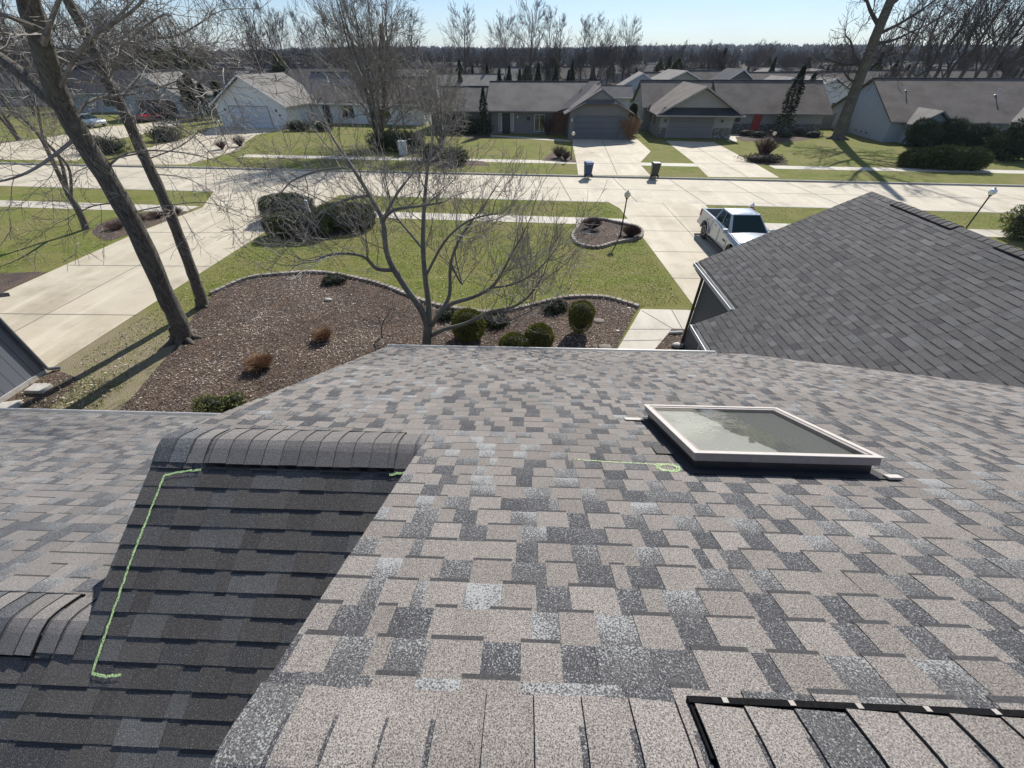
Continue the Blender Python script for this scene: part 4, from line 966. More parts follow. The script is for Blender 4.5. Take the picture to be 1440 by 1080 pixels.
# clipped balls near the eave
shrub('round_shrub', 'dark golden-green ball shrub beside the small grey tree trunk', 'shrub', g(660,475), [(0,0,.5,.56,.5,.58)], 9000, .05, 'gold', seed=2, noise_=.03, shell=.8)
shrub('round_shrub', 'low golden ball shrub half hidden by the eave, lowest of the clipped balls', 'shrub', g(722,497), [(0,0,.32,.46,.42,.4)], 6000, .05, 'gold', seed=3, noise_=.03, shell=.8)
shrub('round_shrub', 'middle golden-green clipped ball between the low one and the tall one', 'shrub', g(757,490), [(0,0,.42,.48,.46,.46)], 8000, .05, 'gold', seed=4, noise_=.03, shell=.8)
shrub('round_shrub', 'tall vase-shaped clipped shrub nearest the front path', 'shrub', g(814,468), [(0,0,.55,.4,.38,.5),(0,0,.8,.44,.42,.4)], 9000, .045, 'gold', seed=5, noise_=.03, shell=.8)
shrub('low_juniper', 'flat blackish ground juniper at the block edging behind the tall clipped shrub', 'shrub', g(778,436), [(0,0,.14,.45,.4,.2),(.25,.1,.12,.3,.25,.16)], 1500, .07, 'spruce', seed=6)
shrub('low_juniper', 'flat blackish ground juniper just right of the first clipped ball', 'shrub', g(698,456), [(0,0,.13,.5,.4,.2),(-.3,.15,.12,.3,.3,.16)], 1500, .07, 'spruce', seed=7)
shrub('low_juniper', 'small dark creeping juniper inside the curve of the big mulch bed', 'shrub', g(473,396), [(0,0,.12,.5,.4,.18),(-.2,-.2,.1,.3,.3,.14)], 1500, .07, 'spruce', seed=8)
shrub('low_juniper', 'dark spreading juniper behind the small tree trunk', 'shrub', g(628,447), [(0,0,.13,.4,.3,.18)], 900, .07, 'spruce', seed=9)
shrub('green_shrub', 'bright green low shrub peeking above the lower left eave', 'shrub', g(300,577), [(0,0,.2,.42,.3,.24),(.5,.25,.14,.26,.24,.2)], 2200, .06, 'pine', seed=10)
# big hedge by the left driveway
hc = g(440,316)
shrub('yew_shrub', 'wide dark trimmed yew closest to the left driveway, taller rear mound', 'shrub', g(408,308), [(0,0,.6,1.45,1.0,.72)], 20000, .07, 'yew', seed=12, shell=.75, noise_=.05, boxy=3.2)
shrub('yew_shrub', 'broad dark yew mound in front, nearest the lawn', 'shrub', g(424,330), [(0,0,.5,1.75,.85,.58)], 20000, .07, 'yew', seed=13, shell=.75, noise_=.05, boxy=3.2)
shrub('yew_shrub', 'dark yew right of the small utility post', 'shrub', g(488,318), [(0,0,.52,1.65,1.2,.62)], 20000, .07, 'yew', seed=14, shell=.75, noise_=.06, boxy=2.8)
mb = MB(); mb.box((-.08,-.06,0),(.08,.06,1.35)); mb.lathe([(.1,1.35),(.1,1.4),(.03,1.44)],(0,0,0),10)
o = bevel(mb.build('utility_post', M['utility']), .01); o.location = g(441,319); tag(o, 'pale utility post standing between the dark yew mounds', 'utility post')
# island bed shrubs, strip bed shrubs (bare brown)
def twiggy(name, label, loc_, w_, h_, n, mat='brown_shrub', group=None, seed=1, fan=1.0, th=.006, cat='shrub'):
    r = random.Random(seed); mb = toned()
    for _ in range(n):
        a = r.uniform(0, 6.28); e = r.random()**.6*fan; L_ = h_*r.uniform(.6,1.05)
        d = Vector((math.cos(a)*e*w_/h_, math.sin(a)*e*w_/h_, 1-.35*e)).normalized(); p = Vector((math.cos(a)*.08*w_, math.sin(a)*.08*w_, 0)); t = (r.random(),0,0)
        q = p+d*L_*.5+Vector((r.gauss(0,.03),r.gauss(0,.03),0)); e2 = q+(d+Vector((r.gauss(0,.25),r.gauss(0,.25),r.gauss(0,.15)))).normalized()*L_*.5
        mb.tube([p,q,e2],[th,th*.8,th*.4],3,tone=t,cap=False)
        f = q+(d+Vector((r.gauss(0,.6),r.gauss(0,.6),.1))).normalized()*L_*.35
        mb.tube([q,f],[th*.7,th*.4],3,tone=t,cap=False)
    o = mb.build(name, M[mat]); o.location = loc_; return tag(o, label, cat, group)
twiggy('bare_shrub', 'reddish brown twiggy shrub at the back left of the island bed', g(832,322), .6, .65, 1300, seed=1, th=.009)
twiggy('bare_shrub', 'reddish brown twiggy shrub right of the lamp post in the island bed', g(887,333), .55, .65, 1100, seed=2, th=.009)
twiggy('ornamental_grass', 'rust-coloured ornamental grass tuft in the upper part of the mulch bed', g(455,478), .45, .45, 600, 'dry_grass', seed=3, th=.007, cat='ornamental grass')
twiggy('ornamental_grass', 'rust and tan ornamental grass clump nearest the lower left eave', g(368,517), .6, .5, 800, 'dry_grass', seed=4, th=.007, cat='ornamental grass')
mb = MB(); rj = random.Random(3); grow(mb, rj, V3(0,0,0), V3(-.1,0,1), .9, .03, 2, up=.2, wig=.4, kids=(3,4), rmin=.006, spread=(30,70))
o = mb.build('bare_shrub', M['bark']); o.location = g(538,475); tag(o, 'tiny contorted bare shrub alone in the middle of the mulch bed', 'shrub')
for i, (px, py, w_, h_) in enumerate(((165,322,.8,.6),(195,312,.8,.6),(222,306,.7,.55),(248,300,.6,.5))):
    twiggy('bare_shrub', 'tangled brown shrub in the strip bed left of the driveway', g(px,py), w_, h_, 260, 'brown_shrub', 'tangled brown shrubs in the left strip bed', seed=20+i, fan=1.2)
# rocks
def rock(label, loc_, s, seed, mat='stone'):
    r = random.Random(seed); mb = MB(); prof = [(.3,0),(.48,.12),(.5,.25),(.36,.42),(.12,.5)]
    mb.lathe(prof, (0,0,0), 9); mb.v = [(x*s[0]*(1+r.uniform(-.15,.15)), y*s[1]*(1+r.uniform(-.15,.15)), z*s[2]) for x,y,z in mb.v]
    o = mb.build('rock', M[mat], smooth=True); o.location = loc_; tag(o, label, 'rock')
rock('small white rock in the big mulch bed near its upper edge', g(462,423), (.3,.22,.22), 1)
rock('pale rounded rock in the small bed between path and house', g(952,488), (.34,.28,.3), 2)
rock('pale flat stone in the bed right of the tall clipped shrub', g(868,466), (.16,.14,.1), 3)
rock('small pale stone near the edging end by the path', g(884,434), (.16,.14,.1), 4)
rock('brownish stone at the bed edge just above the eave', g(850,489), (.5,.35,.14), 5, 'brick_edge')
rock('brownish flat stone between the clipped shrub and the path', g(842,452), (.45,.35,.12), 6, 'brick_edge')

# conifers
def conifer(mb, r, h, w, n, size, base=.05, droop=.3, pw=1.0):
    for _ in range(n):
        t = r.random()**.75; z = base*h+(1-base)*h*t; rr_ = w*(1-t)**pw*(.9+.22*math.sin(z*3.1/size*.12+1)+r.uniform(-.22,.2)); a = r.uniform(0,6.28)
        rr2 = rr_*(.45+.55*r.random()**.4)*(1+.18*math.sin(a*5+z*2.3)); d = Vector((math.cos(a), math.sin(a), -droop+r.uniform(-.2,.35))).normalized()
        p = Vector((math.cos(a)*rr2, math.sin(a)*rr2, z-droop*rr2*.4)); w_ = Vector((-math.sin(a), math.cos(a), r.gauss(0,.4)))*size*r.uniform(.25,.5)
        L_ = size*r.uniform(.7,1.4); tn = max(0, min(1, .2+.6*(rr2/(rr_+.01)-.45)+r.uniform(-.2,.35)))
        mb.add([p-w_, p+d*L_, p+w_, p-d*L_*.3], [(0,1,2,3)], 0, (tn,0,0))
def make_conifer(h, w, n, size, seed, mat, pw=1.0, droop=.3, base=.05):
    r = random.Random(seed); mb = toned(); conifer(mb, r, h, w, n, size, base, droop, pw)
    tr = MB(); tr.tube([V3(0,0,-.05), V3(.02,0,h*.5), V3(0,0,h*.97)], [h*.018+.03, h*.01+.02, .01], 7, cap=False)
    return mb, tr, mat
CP = {}
def place_conifer(key, loc_, h, label, group=None, sx=1, name='spruce_tree', cat='evergreen'):
    if key not in CP:
        spec = {'spruce': (10,2.4,5200,.32,1,'spruce'), 'spruce2': (10,2.0,4200,.34,2,'spruce'), 'column': (6,1.0,5200,.16,3,'yew',.55,0.,.0), 'pine': (10,3.6,5200,.42,4,'pine',.6,.0), 'irr': (8,1.7,2600,.3,5,'spruce',.75,.25)}[key]
        h0, w0, n0, sz, sd, mt = spec[:6]; pw = spec[6] if len(spec) > 6 else 1; dr = spec[7] if len(spec) > 7 else .3
        a, b, m_ = make_conifer(h0, w0, n0, sz, sd, mt, pw, dr)
        o = thing(name, label, cat, tuple(loc_), 0, group); a.build('crown', M[m_], o); b.build('trunk', M['bark'], o, True); CP[key] = (o, h0)
    else: o = copy_tree(CP[key][0]); o.name = name
    s = h/CP[key][1]; o.location = loc_; o.scale = (s*sx, s*sx, s); o.rotation_euler = (0,0,R.uniform(0,6.28)); tag(o, label, cat, group); return o
def pc(key, px, Y, top, label, group=None, sx=1, **k):
    b = yp(px, 100, Y); b.z = 0; z = yp(px, top, Y).z; return place_conifer(key, b, max(1.2, z), label, group, sx, **k)
pc('irr', 1129, 57, 91, 'tall ragged dark evergreen beside the red front door', sx=.9)
pc('irr', 1148, 66, 102, 'ragged evergreen behind the one at the red front door', sx=1.1)
for px, top in ((258,104),(272,118),(246,112)): pc('column', px, 70, top, 'narrow dark arborvitae between the two left garages', 'cluster of arborvitae between the left garages', 1.4, name='arborvitae')
pc('column', 294, 68, 114, 'broad arborvitae touching the white garage left eave', None, 1.7, name='arborvitae')
pc('column', 900, 55.5, 145, 'upright dark yew at the left corner of the stone-trimmed garage', None, 1.9, name='yew_shrub', cat='shrub')
pc('irr', 678, 55.5, 122, 'slim dark evergreen in front of the low wing of the grey house', None, .8)
pc('spruce', 1013, 112, 68, 'fuller pale-green conifer behind the stone-trimmed house ridge', None, .9)
pc('spruce', 1085, 105, 80, 'second conifer right of the fuller one behind the stone-trimmed house', None, .9)
pc('pine', 395, 96, 75, 'bushy yellow-green pine behind the white garage ridge', None, .8, name='pine_tree')
pc('spruce', 545, 120, 34, 'tall dark ivy-clad conifer silhouette above the dense street tree', None, .8)
for px, Y, top in ((142,118,62),(165,112,58),(190,110,62),(214,108,66),(236,112,64),(262,108,60),(285,110,72),(120,115,68)):
    pc('pine', px, Y, top, 'broad olive-green pine in the row behind the left houses', 'row of olive pines behind the left houses', .8, name='pine_tree')
for px, top in ((685,90),(702,96),(716,92),(731,97),(757,88),(782,90),(646,96),(800,98)):
    pc('spruce2', px, R.uniform(88,110), top, 'small dark spruce in the row behind the grey house ridge', 'row of small spruces behind the grey house', 1.1)
pc('pine', 742, 110, 92, 'rounded olive evergreen among the spruces behind the grey house', None, .9, name='pine_tree')
pc('spruce2', 806, 95, 95, 'spruce directly above the grey garage roof', None, 1)
pc('spruce2', 895, 100, 96, 'spruce behind the left end of the stone-trimmed house', None, 1)
for px, Y, top in ((1256,110,84),(1230,140,72),(1275,120,90),(1215,150,70),(1350,130,70),(960,150,88),(935,190,80),(1400,120,78)):
    pc('spruce2', px, Y, top, 'distant dark conifer among the right-hand rooftops', 'distant conifers on the right', 1.2)
for k in range(80):
    px = rr_.uniform(440, 1300); pc(rr_.choice(('spruce2','pine','irr')), px, rr_.uniform(115,290), rr_.uniform(78, 97), 'distant evergreen among the rooftops below the hills', 'distant evergreens among the rooftops', 1.1)
# right big shrubs
shrub('juniper_shrub', 'huge wide flat-topped juniper by the right-hand sidewalk', 'shrub', g(1318,236), [(-1.7,.4,.6,1.4,1.2,.7),(0,0,.75,1.8,1.4,.85),(1.8,-.3,.7,1.6,1.3,.8)], 16000, .15, 'yew', seed=41, ys=2.6, noise_=.1)
for i, (px, py, w_, h_) in enumerate(((1288,206,2.2,2.6),(1330,206,2.4,2.6),(1372,210,1.8,2.2))):
    shrub('yew_shrub', ('tall dark yew touching the right house entry roof', 'tall dark yew in the middle of the right foundation planting', 'dark yew at the right end of the foundation planting')[i], 'shrub', g(px,py), [(0,0,h_*.4,w_*.62,1.4,h_*.5),(-.6,0,h_*.6,w_*.4,1.0,h_*.35)], 9000, .14, 'spruce', seed=50+i)
shrub('spruce_tree', 'weeping dark conifer at the far right of the street lawn', 'evergreen', g(1412,224), [(0,0,1.2,1.9,1.7,1.3),(.3,0,2.3,1.1,1.1,1.0),(-.9,.2,.9,1.1,1.1,.8)], 5000, .28, 'spruce', seed=60)
shrub('yew_shrub', 'dark clipped hedge behind the pale utility box across the street', 'shrub', g(560,212), [(-1.6,0,.8,1.5,1.0,.9),(0,0,.9,1.6,1.1,1.0),(1.5,-.2,.8,1.4,1.0,.9)], 7000, .14, 'yew', seed=61)
shrub('yew_shrub', 'rounded clipped shrub at the left of the crab apple across the street', 'shrub', g(608,226), [(0,0,.6,1.1,.9,.7)], 3500, .12, 'yew', seed=62)
shrub('yew_shrub', 'rounded clipped shrub at the right of the crab apple across the street', 'shrub', g(640,231), [(0,0,.6,1.2,.9,.7)], 3500, .12, 'yew', seed=63)
shrub('juniper_shrub', 'sprawling dark juniper before the grey house low wing', 'shrub', g(668,188), [(0,0,.7,2.2,1.2,.8),(-2.6,0,.6,1.6,1,.6)], 3000, .2, 'spruce', seed=64, ys=2.4)
shrub('yew_shrub', 'dark low hedge right of the white garage entry', 'shrub', g(440,184), [(-1.5,0,.5,1.5,.7,.6),(1.2,0,.5,1.8,.7,.6)], 3000, .14, 'yew', seed=65)
shrub('yew_shrub', 'low dark shrub beside the far left driveway', 'shrub', g(236,198), [(0,0,.6,1.8,1.2,.8)], 2500, .16, 'yew', seed=66)
shrub('yew_shrub', 'dark rounded shrub under the far left forked tree limb', 'shrub', g(150,215), [(0,0,.6,2.4,1.2,.8)], 2500, .16, 'spruce', seed=67)
twiggy('bare_shrub', 'grey fountain of bare stems around the lamp post by the stone house driveway', g(1072,223), 1.1, 2.1, 260, 'dry_grass' if 0 else 'brown_shrub', seed=70, th=.014)
shrub('low_shrub', 'low reddish-black mound below the fountain of bare stems', 'shrub', g(1072,227), [(0,0,.25,2.0,1.0,.35)], 1800, .12, 'brown_shrub', seed=71)
twiggy('bare_shrub', 'grey-brown bare shrub in the bed at the grey house driveway', g(786,222), .9, 1.2, 240, seed=72, th=.012)
twiggy('bare_shrub', 'small bare shrub at the bed left of the driveway lamp post', g(795,225), .6, .9, 150, seed=73, th=.012)
twiggy('bare_shrub', 'rust-brown bushy shrub between grey garage and stone-trimmed garage', g(884,197), 1.1, 2.4, 420, 'dry_grass', seed=74, th=.018)
twiggy('bare_shrub', 'tall bare reddish shrub at the grey house front wall near the garage', g(770,190), .9, 2.2, 220, seed=75, th=.014)
twiggy('bare_shrub', 'bare shrub left of the lamp post by the white garage driveway', g(313,210), .7, 1.0, 160, seed=76, th=.014)
twiggy('bare_shrub', 'bare shrub right of the lamp post by the white garage driveway', g(338,206), .8, 1.2, 160, seed=77, th=.014)
twiggy('bare_shrub', 'brown bare shrub under the right corner of the white garage', g(412,184), 1.6, 1.2, 320, seed=78, th=.016)
for i, px in enumerate((1048,1066,1084,1102,1122,1142)):
    shrub('low_shrub', 'low dark shrub in the bed below the red door', 'shrub', g(px, 191+(i%2)*2), [(0,0,.3,1.1,.6,.4)], 500, .14, ('brown_shrub','spruce')[i%2], 'low dark shrubs in the bed below the red door', seed=80+i)
shrub('green_shrub', 'green bushy shrub behind the near garage ridge at the right edge', 'shrub', g(1432,335), [(0,0,.8,1.0,.9,.9)], 2500, .14, 'pine', seed=90)
# ------------------------------------------------------------------ houses
def gable(par, x0, x1, y0, y1, zw, zr, axis, mw, mr, oh=.45, base=0, wallname='wall', trim='trim_white', rname='roof', cut=None):
    mb = MB(); t = .14
    if axis == 'x':   # ridge along x
        ym = (y0+y1)/2; vs = []
        for x in (x0, x1): vs += [(x,y0,base),(x,y1,base),(x,y1,zw),(x,ym,zr-t*.5),(x,y0,zw)]
        mb.add(vs, [(4,3,2,1,0),(5,6,7,8,9),(0,1,6,5),(1,2,7,6),(2,3,8,7),(3,4,9,8),(4,0,5,9)]); mb.build(wallname, M[mw], par)
        k = (zr-zw)/(ym-y0); mb = MB()
        for s_, ye in ((-1, y0-oh), (1, y1+oh)):
            ze = zr-k*abs(ye-ym); a = [(x0-oh,ym,zr),(x1+oh,ym,zr),(x1+oh,ye,ze),(x0-oh,ye,ze)]; b = [(p[0],p[1],p[2]+t) for p in a]
            mb.add(a+b, [(3,2,1,0),(4,5,6,7),(0,1,5,4),(1,2,6,5),(2,3,7,6),(3,0,4,7)])
        rf = mb.build(rname, M[mr], par)
        mb = MB(); mb.box((x0-oh, ym-.12, zr+t-.01), (x1+oh, ym+.12, zr+t+.05)); mb.build('ridge', M['r_dark'], rf)
        mb = MB()
        for s_, ye in ((-1, y0-oh), (1, y1+oh)):
            ze = zr-k*abs(ye-ym); mb.box((x0-oh, ye-.02 if s_ > 0 else ye-.13, ze+t-.15), (x1+oh, ye+.13 if s_ > 0 else ye+.02, ze+t-.03))
        mb.build('gutter', M[trim], rf)
    else:
        xm = (x0+x1)/2; vs = []
        for y in (y0, y1): vs += [(x0,y,base),(x1,y,base),(x1,y,zw),(xm,y,zr-t*.5),(x0,y,zw)]
        mb.add(vs, [(0,1,2,3,4),(9,8,7,6,5),(1,0,5,6),(2,1,6,7),(3,2,7,8),(4,3,8,9),(0,4,9,5)]); mb.build(wallname, M[mw], par)
        k = (zr-zw)/(xm-x0); mb = MB()
        for s_, xe in ((-1, x0-oh), (1, x1+oh)):
            ze = zr-k*abs(xe-xm); a = [(xm,y0-oh,zr),(xe,y0-oh,ze),(xe,y1+oh,ze),(xm,y1+oh,zr)]; b = [(p[0],p[1],p[2]+t) for p in a]
            mb.add(a+b, [(3,2,1,0),(4,5,6,7),(0,1,5,4),(1,2,6,5),(2,3,7,6),(3,0,4,7)])
        rf = mb.build(rname, M[mr], par)
        mb = MB()
        for s_, xe in ((-1, x0-oh), (1, x1+oh)):
            ze = zr-k*abs(xe-xm); n_ = .045
            a = [(xm,y0-oh-n_,zr+t+.012),(xe,y0-oh-n_,ze+t+.012),(xe,y0-oh-n_,ze-.03),(xm,y0-oh-n_,zr-.03)]; b = [(p[0],p[1]+.04,p[2]) for p in a]
            mb.add(a+b, [(0,1,2,3),(7,6,5,4),(0,4,5,1),(1,5,6,2),(2,6,7,3),(3,7,4,0)])
        mb.build('rake_board', M[trim], rf)
    return rf
def window(par, x, z, w_, h_, y, trim='trim_white', side=0):
    """side 0: faces -y at y; 1: faces -x at x=y"""
    mb = MB(); f_ = .07
    def bx(m, a, b, c, d, e0, e1):
        if side == 0: m.box((a, y-e1, c), (b, y-e0, d))
        else: m.box((y-e1, a, c), (y-e0, b, d))
    for a, b, c, d in ((x-f_,x,z-f_,z+h_+f_),(x+w_,x+w_+f_,z-f_,z+h_+f_),(x,x+w_,z-f_,z),(x,x+w_,z+h_,z+h_+f_),(x+w_*.5-.03,x+w_*.5+.03,z,z+h_)): bx(mb, a, b, c, d, -.02, .06)
    w0 = mb.build('window', M[trim], par); m2 = MB(); bx(m2, x+.001, x+w_-.001, z+.001, z+h_-.001, 0, .02); m2.build('pane', M['win'], w0)
def gdoor(par, x, w_, y, h_, mat, trim):
    mb = MB(); n = 4
    for i in range(n): mb.box((x, y-.05, i*h_/n+.008), (x+w_, y+.02, (i+1)*h_/n-.008))
    d = mb.build('garage_door', M[mat], par); mb = MB(); f_ = .1
    for a, b, c, e in ((x-f_,x-.004,0,h_+f_),(x+w_+.004,x+w_+f_,0,h_+f_),(x-.004,x+w_+.004,h_+.002,h_+f_)): mb.box((a,y-.08,c),(b,y+.02,e))
    mb.build('door_frame', M[trim], d)
def lamp_wall(par, x, y, z, mat='metal_dark'):
    mb = MB(); mb.box((x-.05,y-.03,z-.1),(x+.05,y+.02,z+.12)); mb.lathe([(.05,-.08),(.08,-.02),(.08,.12),(.03,.2)],(x,y-.12,z),8); mb.build('wall_lamp', M[mat], par)
def box_part(par, name, a, b, mat, bv=0):
    mb = MB(); mb.box(a, b); o = mb.build(name, M[mat], par)
    if bv: bevel(o, bv)
    return o
def roof_pipe(par, x, y, z, white=True):
    mb = MB(); mb.lathe([(.16,0),(.07,.05),(.06,.5),(.09,.52),(.09,.6)],(x,y,z),10); mb.build('vent_pipe', M['utility' if white else 'metal_dark'], par)

# white garage house
hw = thing('white_house', 'white-sided house with gabled white garage door, left of the dense street tree', 'house', (-41.9,62.0,0), rad(-8))
gable(hw, .4, 10.6, 0, 8.6, 2.55, 5.45, 'y', 'sid_white', 'r_tan', .5)
gdoor(hw, 2.4, 5.6, 0, 2.3, 'gdoor_white', 'trim_tan'); lamp_wall(hw, 1.7, 0, 1.9); lamp_wall(hw, 9.2, 0, 1.9); box_part(hw, 'house_number', (9.3,-.03,1.35),(9.65,.01,1.5), 'door_dark')  # tan colour of the door frame stands in for a recess shadow line
gable(hw, 10.6, 27.0, 6.0, 15.5, 2.5, 5.0, 'x', 'sid_white', 'r_brown', .5)
box_part(hw, 'door', (12.2,5.96,0),(13.3,6.03,2.1), 'door_dark'); window(hw, 15, .7, 1.8, 1.4, 6.0); window(hw, 20, .7, 2.2, 1.4, 6.0)
gable(hw, 9.0, 16.0, 7.5, 14.5, 3.1, 5.45, 'x', 'sid_white', 'r_tan', .3, base=2.5); roof_pipe(hw, 7.0, 5, 4.9, False); roof_pipe(hw, 12.5, 8.5, 4.6)
# grey house
hg = thing('grey_house', 'dark grey single-storey house with brick chimney and grey garage door', 'house', (-4.5,57.0,0), rad(-1.5))
gable(hg, 0, 12.6, -.0, 11.6, 2.55, 4.78, 'x', 'sid_grey', 'r_grey', .7, trim='trim_dark')
gable(hg, -7.6, -.2, .9, 9.4, 2.4, 4.3, 'x', 'sid_grey', 'r_grey', .6, trim='trim_dark')
gable(hg, 9.25, 15.75, -3.5, 7.0, 2.65, 4.5, 'y', 'sid_grey', 'r_grey', .0, trim='trim_dark', rname='garage_roof')
# clipped hip over garage front
mb = MB(); a = [(8.55,-4.05,2.62),(16.45,-4.05,2.62),(14.7,-4.05,3.30),(12.5,-2.0,4.66),(10.3,-4.05,3.30)]
mb.add([(8.6,-4.05,2.38),(10.6,-4.05,3.32),(12.5,-1.8,4.72),(12.5,8,4.72),(8.6,8,2.38)], [(0,1,2,3,4)])
mb.add([(16.4,-4.05,2.38),(14.4,-4.05,3.32),(12.5,-1.8,4.72),(12.5,8,4.72),(16.4,8,2.38)], [(4,3,2,1,0)])
mb.add([(10.6,-4.05,3.32),(14.4,-4.05,3.32),(12.5,-1.8,4.72)], [(0,1,2)])
o = mb.build('garage_roof', M['r_grey'], hg); m_ = o.modifiers.new('s','SOLIDIFY'); m_.thickness = .12; m_.offset = 0
gdoor(hg, 9.95, 5.0, -3.5, 2.15, 'gdoor_grey', 'trim_dark'); lamp_wall(hg, 9.5, -3.5, 1.8, 'globe_w')
box_part(hg, 'door', (1.35,-.06,0),(2.3,-.01,2.1), 'door_dark')
for x in (.95, 2.42): window(hg, x, .35, .24, 1.7, -.0)
box_part(hg, 'pillar', (.0,-.5,0),(.16,-.35,2.4), 'trim_dark'); window(hg, 5.3, .35, 1.1, 1.6, 0); lamp_wall(hg, 3.2, 0, 1.7, 'globe_w'); box_part(hg, 'timber_panel', (7.4,-.06,.1),(9.1,-.012,2.3), 'wood_brown')
box_part(hg, 'wall_plaque', (4.3,-.05,1.4),(4.7,-.012,1.75), 'door_dark'); window(hg, -5, .9, 1.6, 1.2, .9)
# slanted entry roof between main roof and garage
mb = MB(); mb.add([(7.9,-1.0,2.45),(9.3,-1.0,2.8),(13.2,4.6,5.0),(11.9,5.6,4.97)], [(0,1,2,3)]); o = mb.build('roof', M['r_dark'], hg); m_ = o.modifiers.new('s','SOLIDIFY'); m_.thickness = .14; m_.offset = -1
roof_pipe(hg, 10.9, 3.8, 4.2)
mb = MB(); mb.lathe([(.02,0),(.2,.05),(.33,.14),(.34,.15),(.2,.07),(.03,.03)], (0,0,0), 16, M4=Matrix.Translation((-.5,4.6,2.5))@Matrix.Rotation(rad(-60),4,'Y')); dish = (mb,)

ch = box_part(hg, 'chimney', (-7.9,2.5,0),(-6.9,3.6,5.9), 'brick_white'); box_part(ch, 'chimney_cap', (-8.0,2.4,5.9),(-6.8,3.7,6.02), 'stone'); box_part(ch, 'flue', (-7.6,2.8,6.02),(-7.2,3.3,6.35), 'metal_dark')
rock('pale boulder beside the grey house entrance juniper', g(681,187), (.9,.7,.7), 9)
# stone-trimmed house
hs = thing('stone_trim_house', 'tan house with ledge-stone base, gabled garage and red front door', 'house', (15.2,54.6,0), rad(-3))
mb_w = gable(hs, 0, 8.2, 0, 10.5, 2.55, 4.75, 'y', 'sid_tan', 'r_brown', .75, trim='trim_tan')
# pent eave across the gable
mb = MB(); mb.add([(-.7,-.95,2.28),(8.9,-.95,2.28),(8.0,.02,2.95),(.2,.02,2.95)], [(0,1,2,3)]); o = mb.build('roof', M['r_dark'], hs); m_ = o.modifiers.new('s','SOLIDIFY'); m_.thickness = .1; m_.offset = -1
box_part(hs, 'gutter', (-.75,-1.09,2.16),(8.95,-.965,2.29), 'trim_tan')
gdoor(hs, 1.0, 5.0, 0, 2.15, 'gdoor_tan', 'trim_tan'); lamp_wall(hs, .55, 0, 1.65); lamp_wall(hs, 6.9, 0, 1.65)
box_part(hs, 'stone_veneer', (-.06,-.07,0),(.85,-.012,1.0), 'ledge'); box_part(hs, 'stone_veneer', (6.15,-.07,0),(8.26,-.012,1.0), 'ledge')
gable(hs, 8.4, 20.5, 5.2, 14.5, 2.3, 4.9, 'x', 'sid_tan', 'r_brown', .6, trim='trim_tan')
gable(hs, -1.0, 9.4, 6.0, 14.5, 2.55, 4.85, 'x', 'sid_tan', 'r_brown', .3, trim='trim_tan')
box_part(hs, 'stone_veneer', (8.45,5.12,0),(20.56,5.19,.95), 'ledge'); box_part(hs, 'door', (12.3,5.06,0),(13.3,5.115,2.1), 'door_red'); window(hs, 15.5, 1.05, 1.6, 1.0, 5.2, 'trim_tan'); window(hs, 9.6, 1.1, 1.2, .9, 5.2, 'trim_tan')
window(hs, 2.5, 1.0, .9, 1.2, 0, 'trim_tan', 1); window(hs, 5.0, 1.0, .9, 1.2, 0, 'trim_tan', 1)
dish[0].build('satellite_dish', M['metal_dark'], hs)
# right long house
hr = thing('long_house', 'long low house with pale blue-grey gable wall and wide brown roof at the right', 'house', (39.6,52.4,0), rad(-4.5))
gable(hr, 0, 34, 0, 13.0, 2.0, 5.3, 'x', 'sid_pale', 'r_brown', .35, trim='trim_dark')
gable(hr, 1.6, 4.6, -1.5, 3.0, 2.0, 2.95, 'y', 'sid_pale', 'r_tan', .5, trim='trim_dark', rname='entry_roof')
gable(hr, 12, 19, -3, 5.0, 2.2, 4.0, 'y', 'sid_pale', 'r_tan', .5, trim='trim_dark', rname='entry_roof')
roof_pipe(hr, 2.6, 4.5, 4.4); roof_pipe(hr, 11.5, 3.8, 4.1); window(hr, 7, .6, 1.8, 1.3, 0)
mb = MB(); mb.box((-1.1,7.2,0),(-.2,8.2,.95)); bevel(mb.build('air_conditioner', M['trim_dark'], hr), .05)
mb = MB()
for k in range(3): mb.tube([V3(-.06,3.2+k*1.1,.4), V3(-.1,3.3+k*1.1,.55), V3(-.06,3.5+k*1.1,.4)], [.03]*3, 6)
mb.build('wall_vent', M['metal_dark'], hr)
mb = MB(); mb.box((-5.2,10.6,0),(-.35,10.66,1.7)); o = mb.build('fence', M['trim_tan']); o.parent = None; o.location = (39.6,52.4,0); o.rotation_euler = (0,0,rad(-4.5)); tag(o, 'tan privacy fence panel between the stone-trimmed and long right house', 'fence')
# far left house with open garage and red car
hl = thing('tan_garage_house', 'pale house at far left with open garage holding a dark red car', 'house', (-60.6,70.2,0), rad(6))
gable(hl, 0, 8.5, 0, 9, 2.7, 5.3, 'y', 'sid_pale', 'r_tan', .5)
box_part(hl, 'opening_shade', (1.6,-.03,0),(7.0,-.01,2.3), 'door_dark')  # dark sheet on the solid wall, standing in for the garage's shaded inside
gable(hl, -16, 12, 9.3, 20, 2.8, 5.6, 'x', 'sid_pale', 'r_dark', .5); window(hl, -10, .8, 2, 1.4, 9.3)
gable(hl, 12.4, 17, 6.5, 13, 2.9, 5.4, 'y', 'sid_white', 'r_dark', .4)
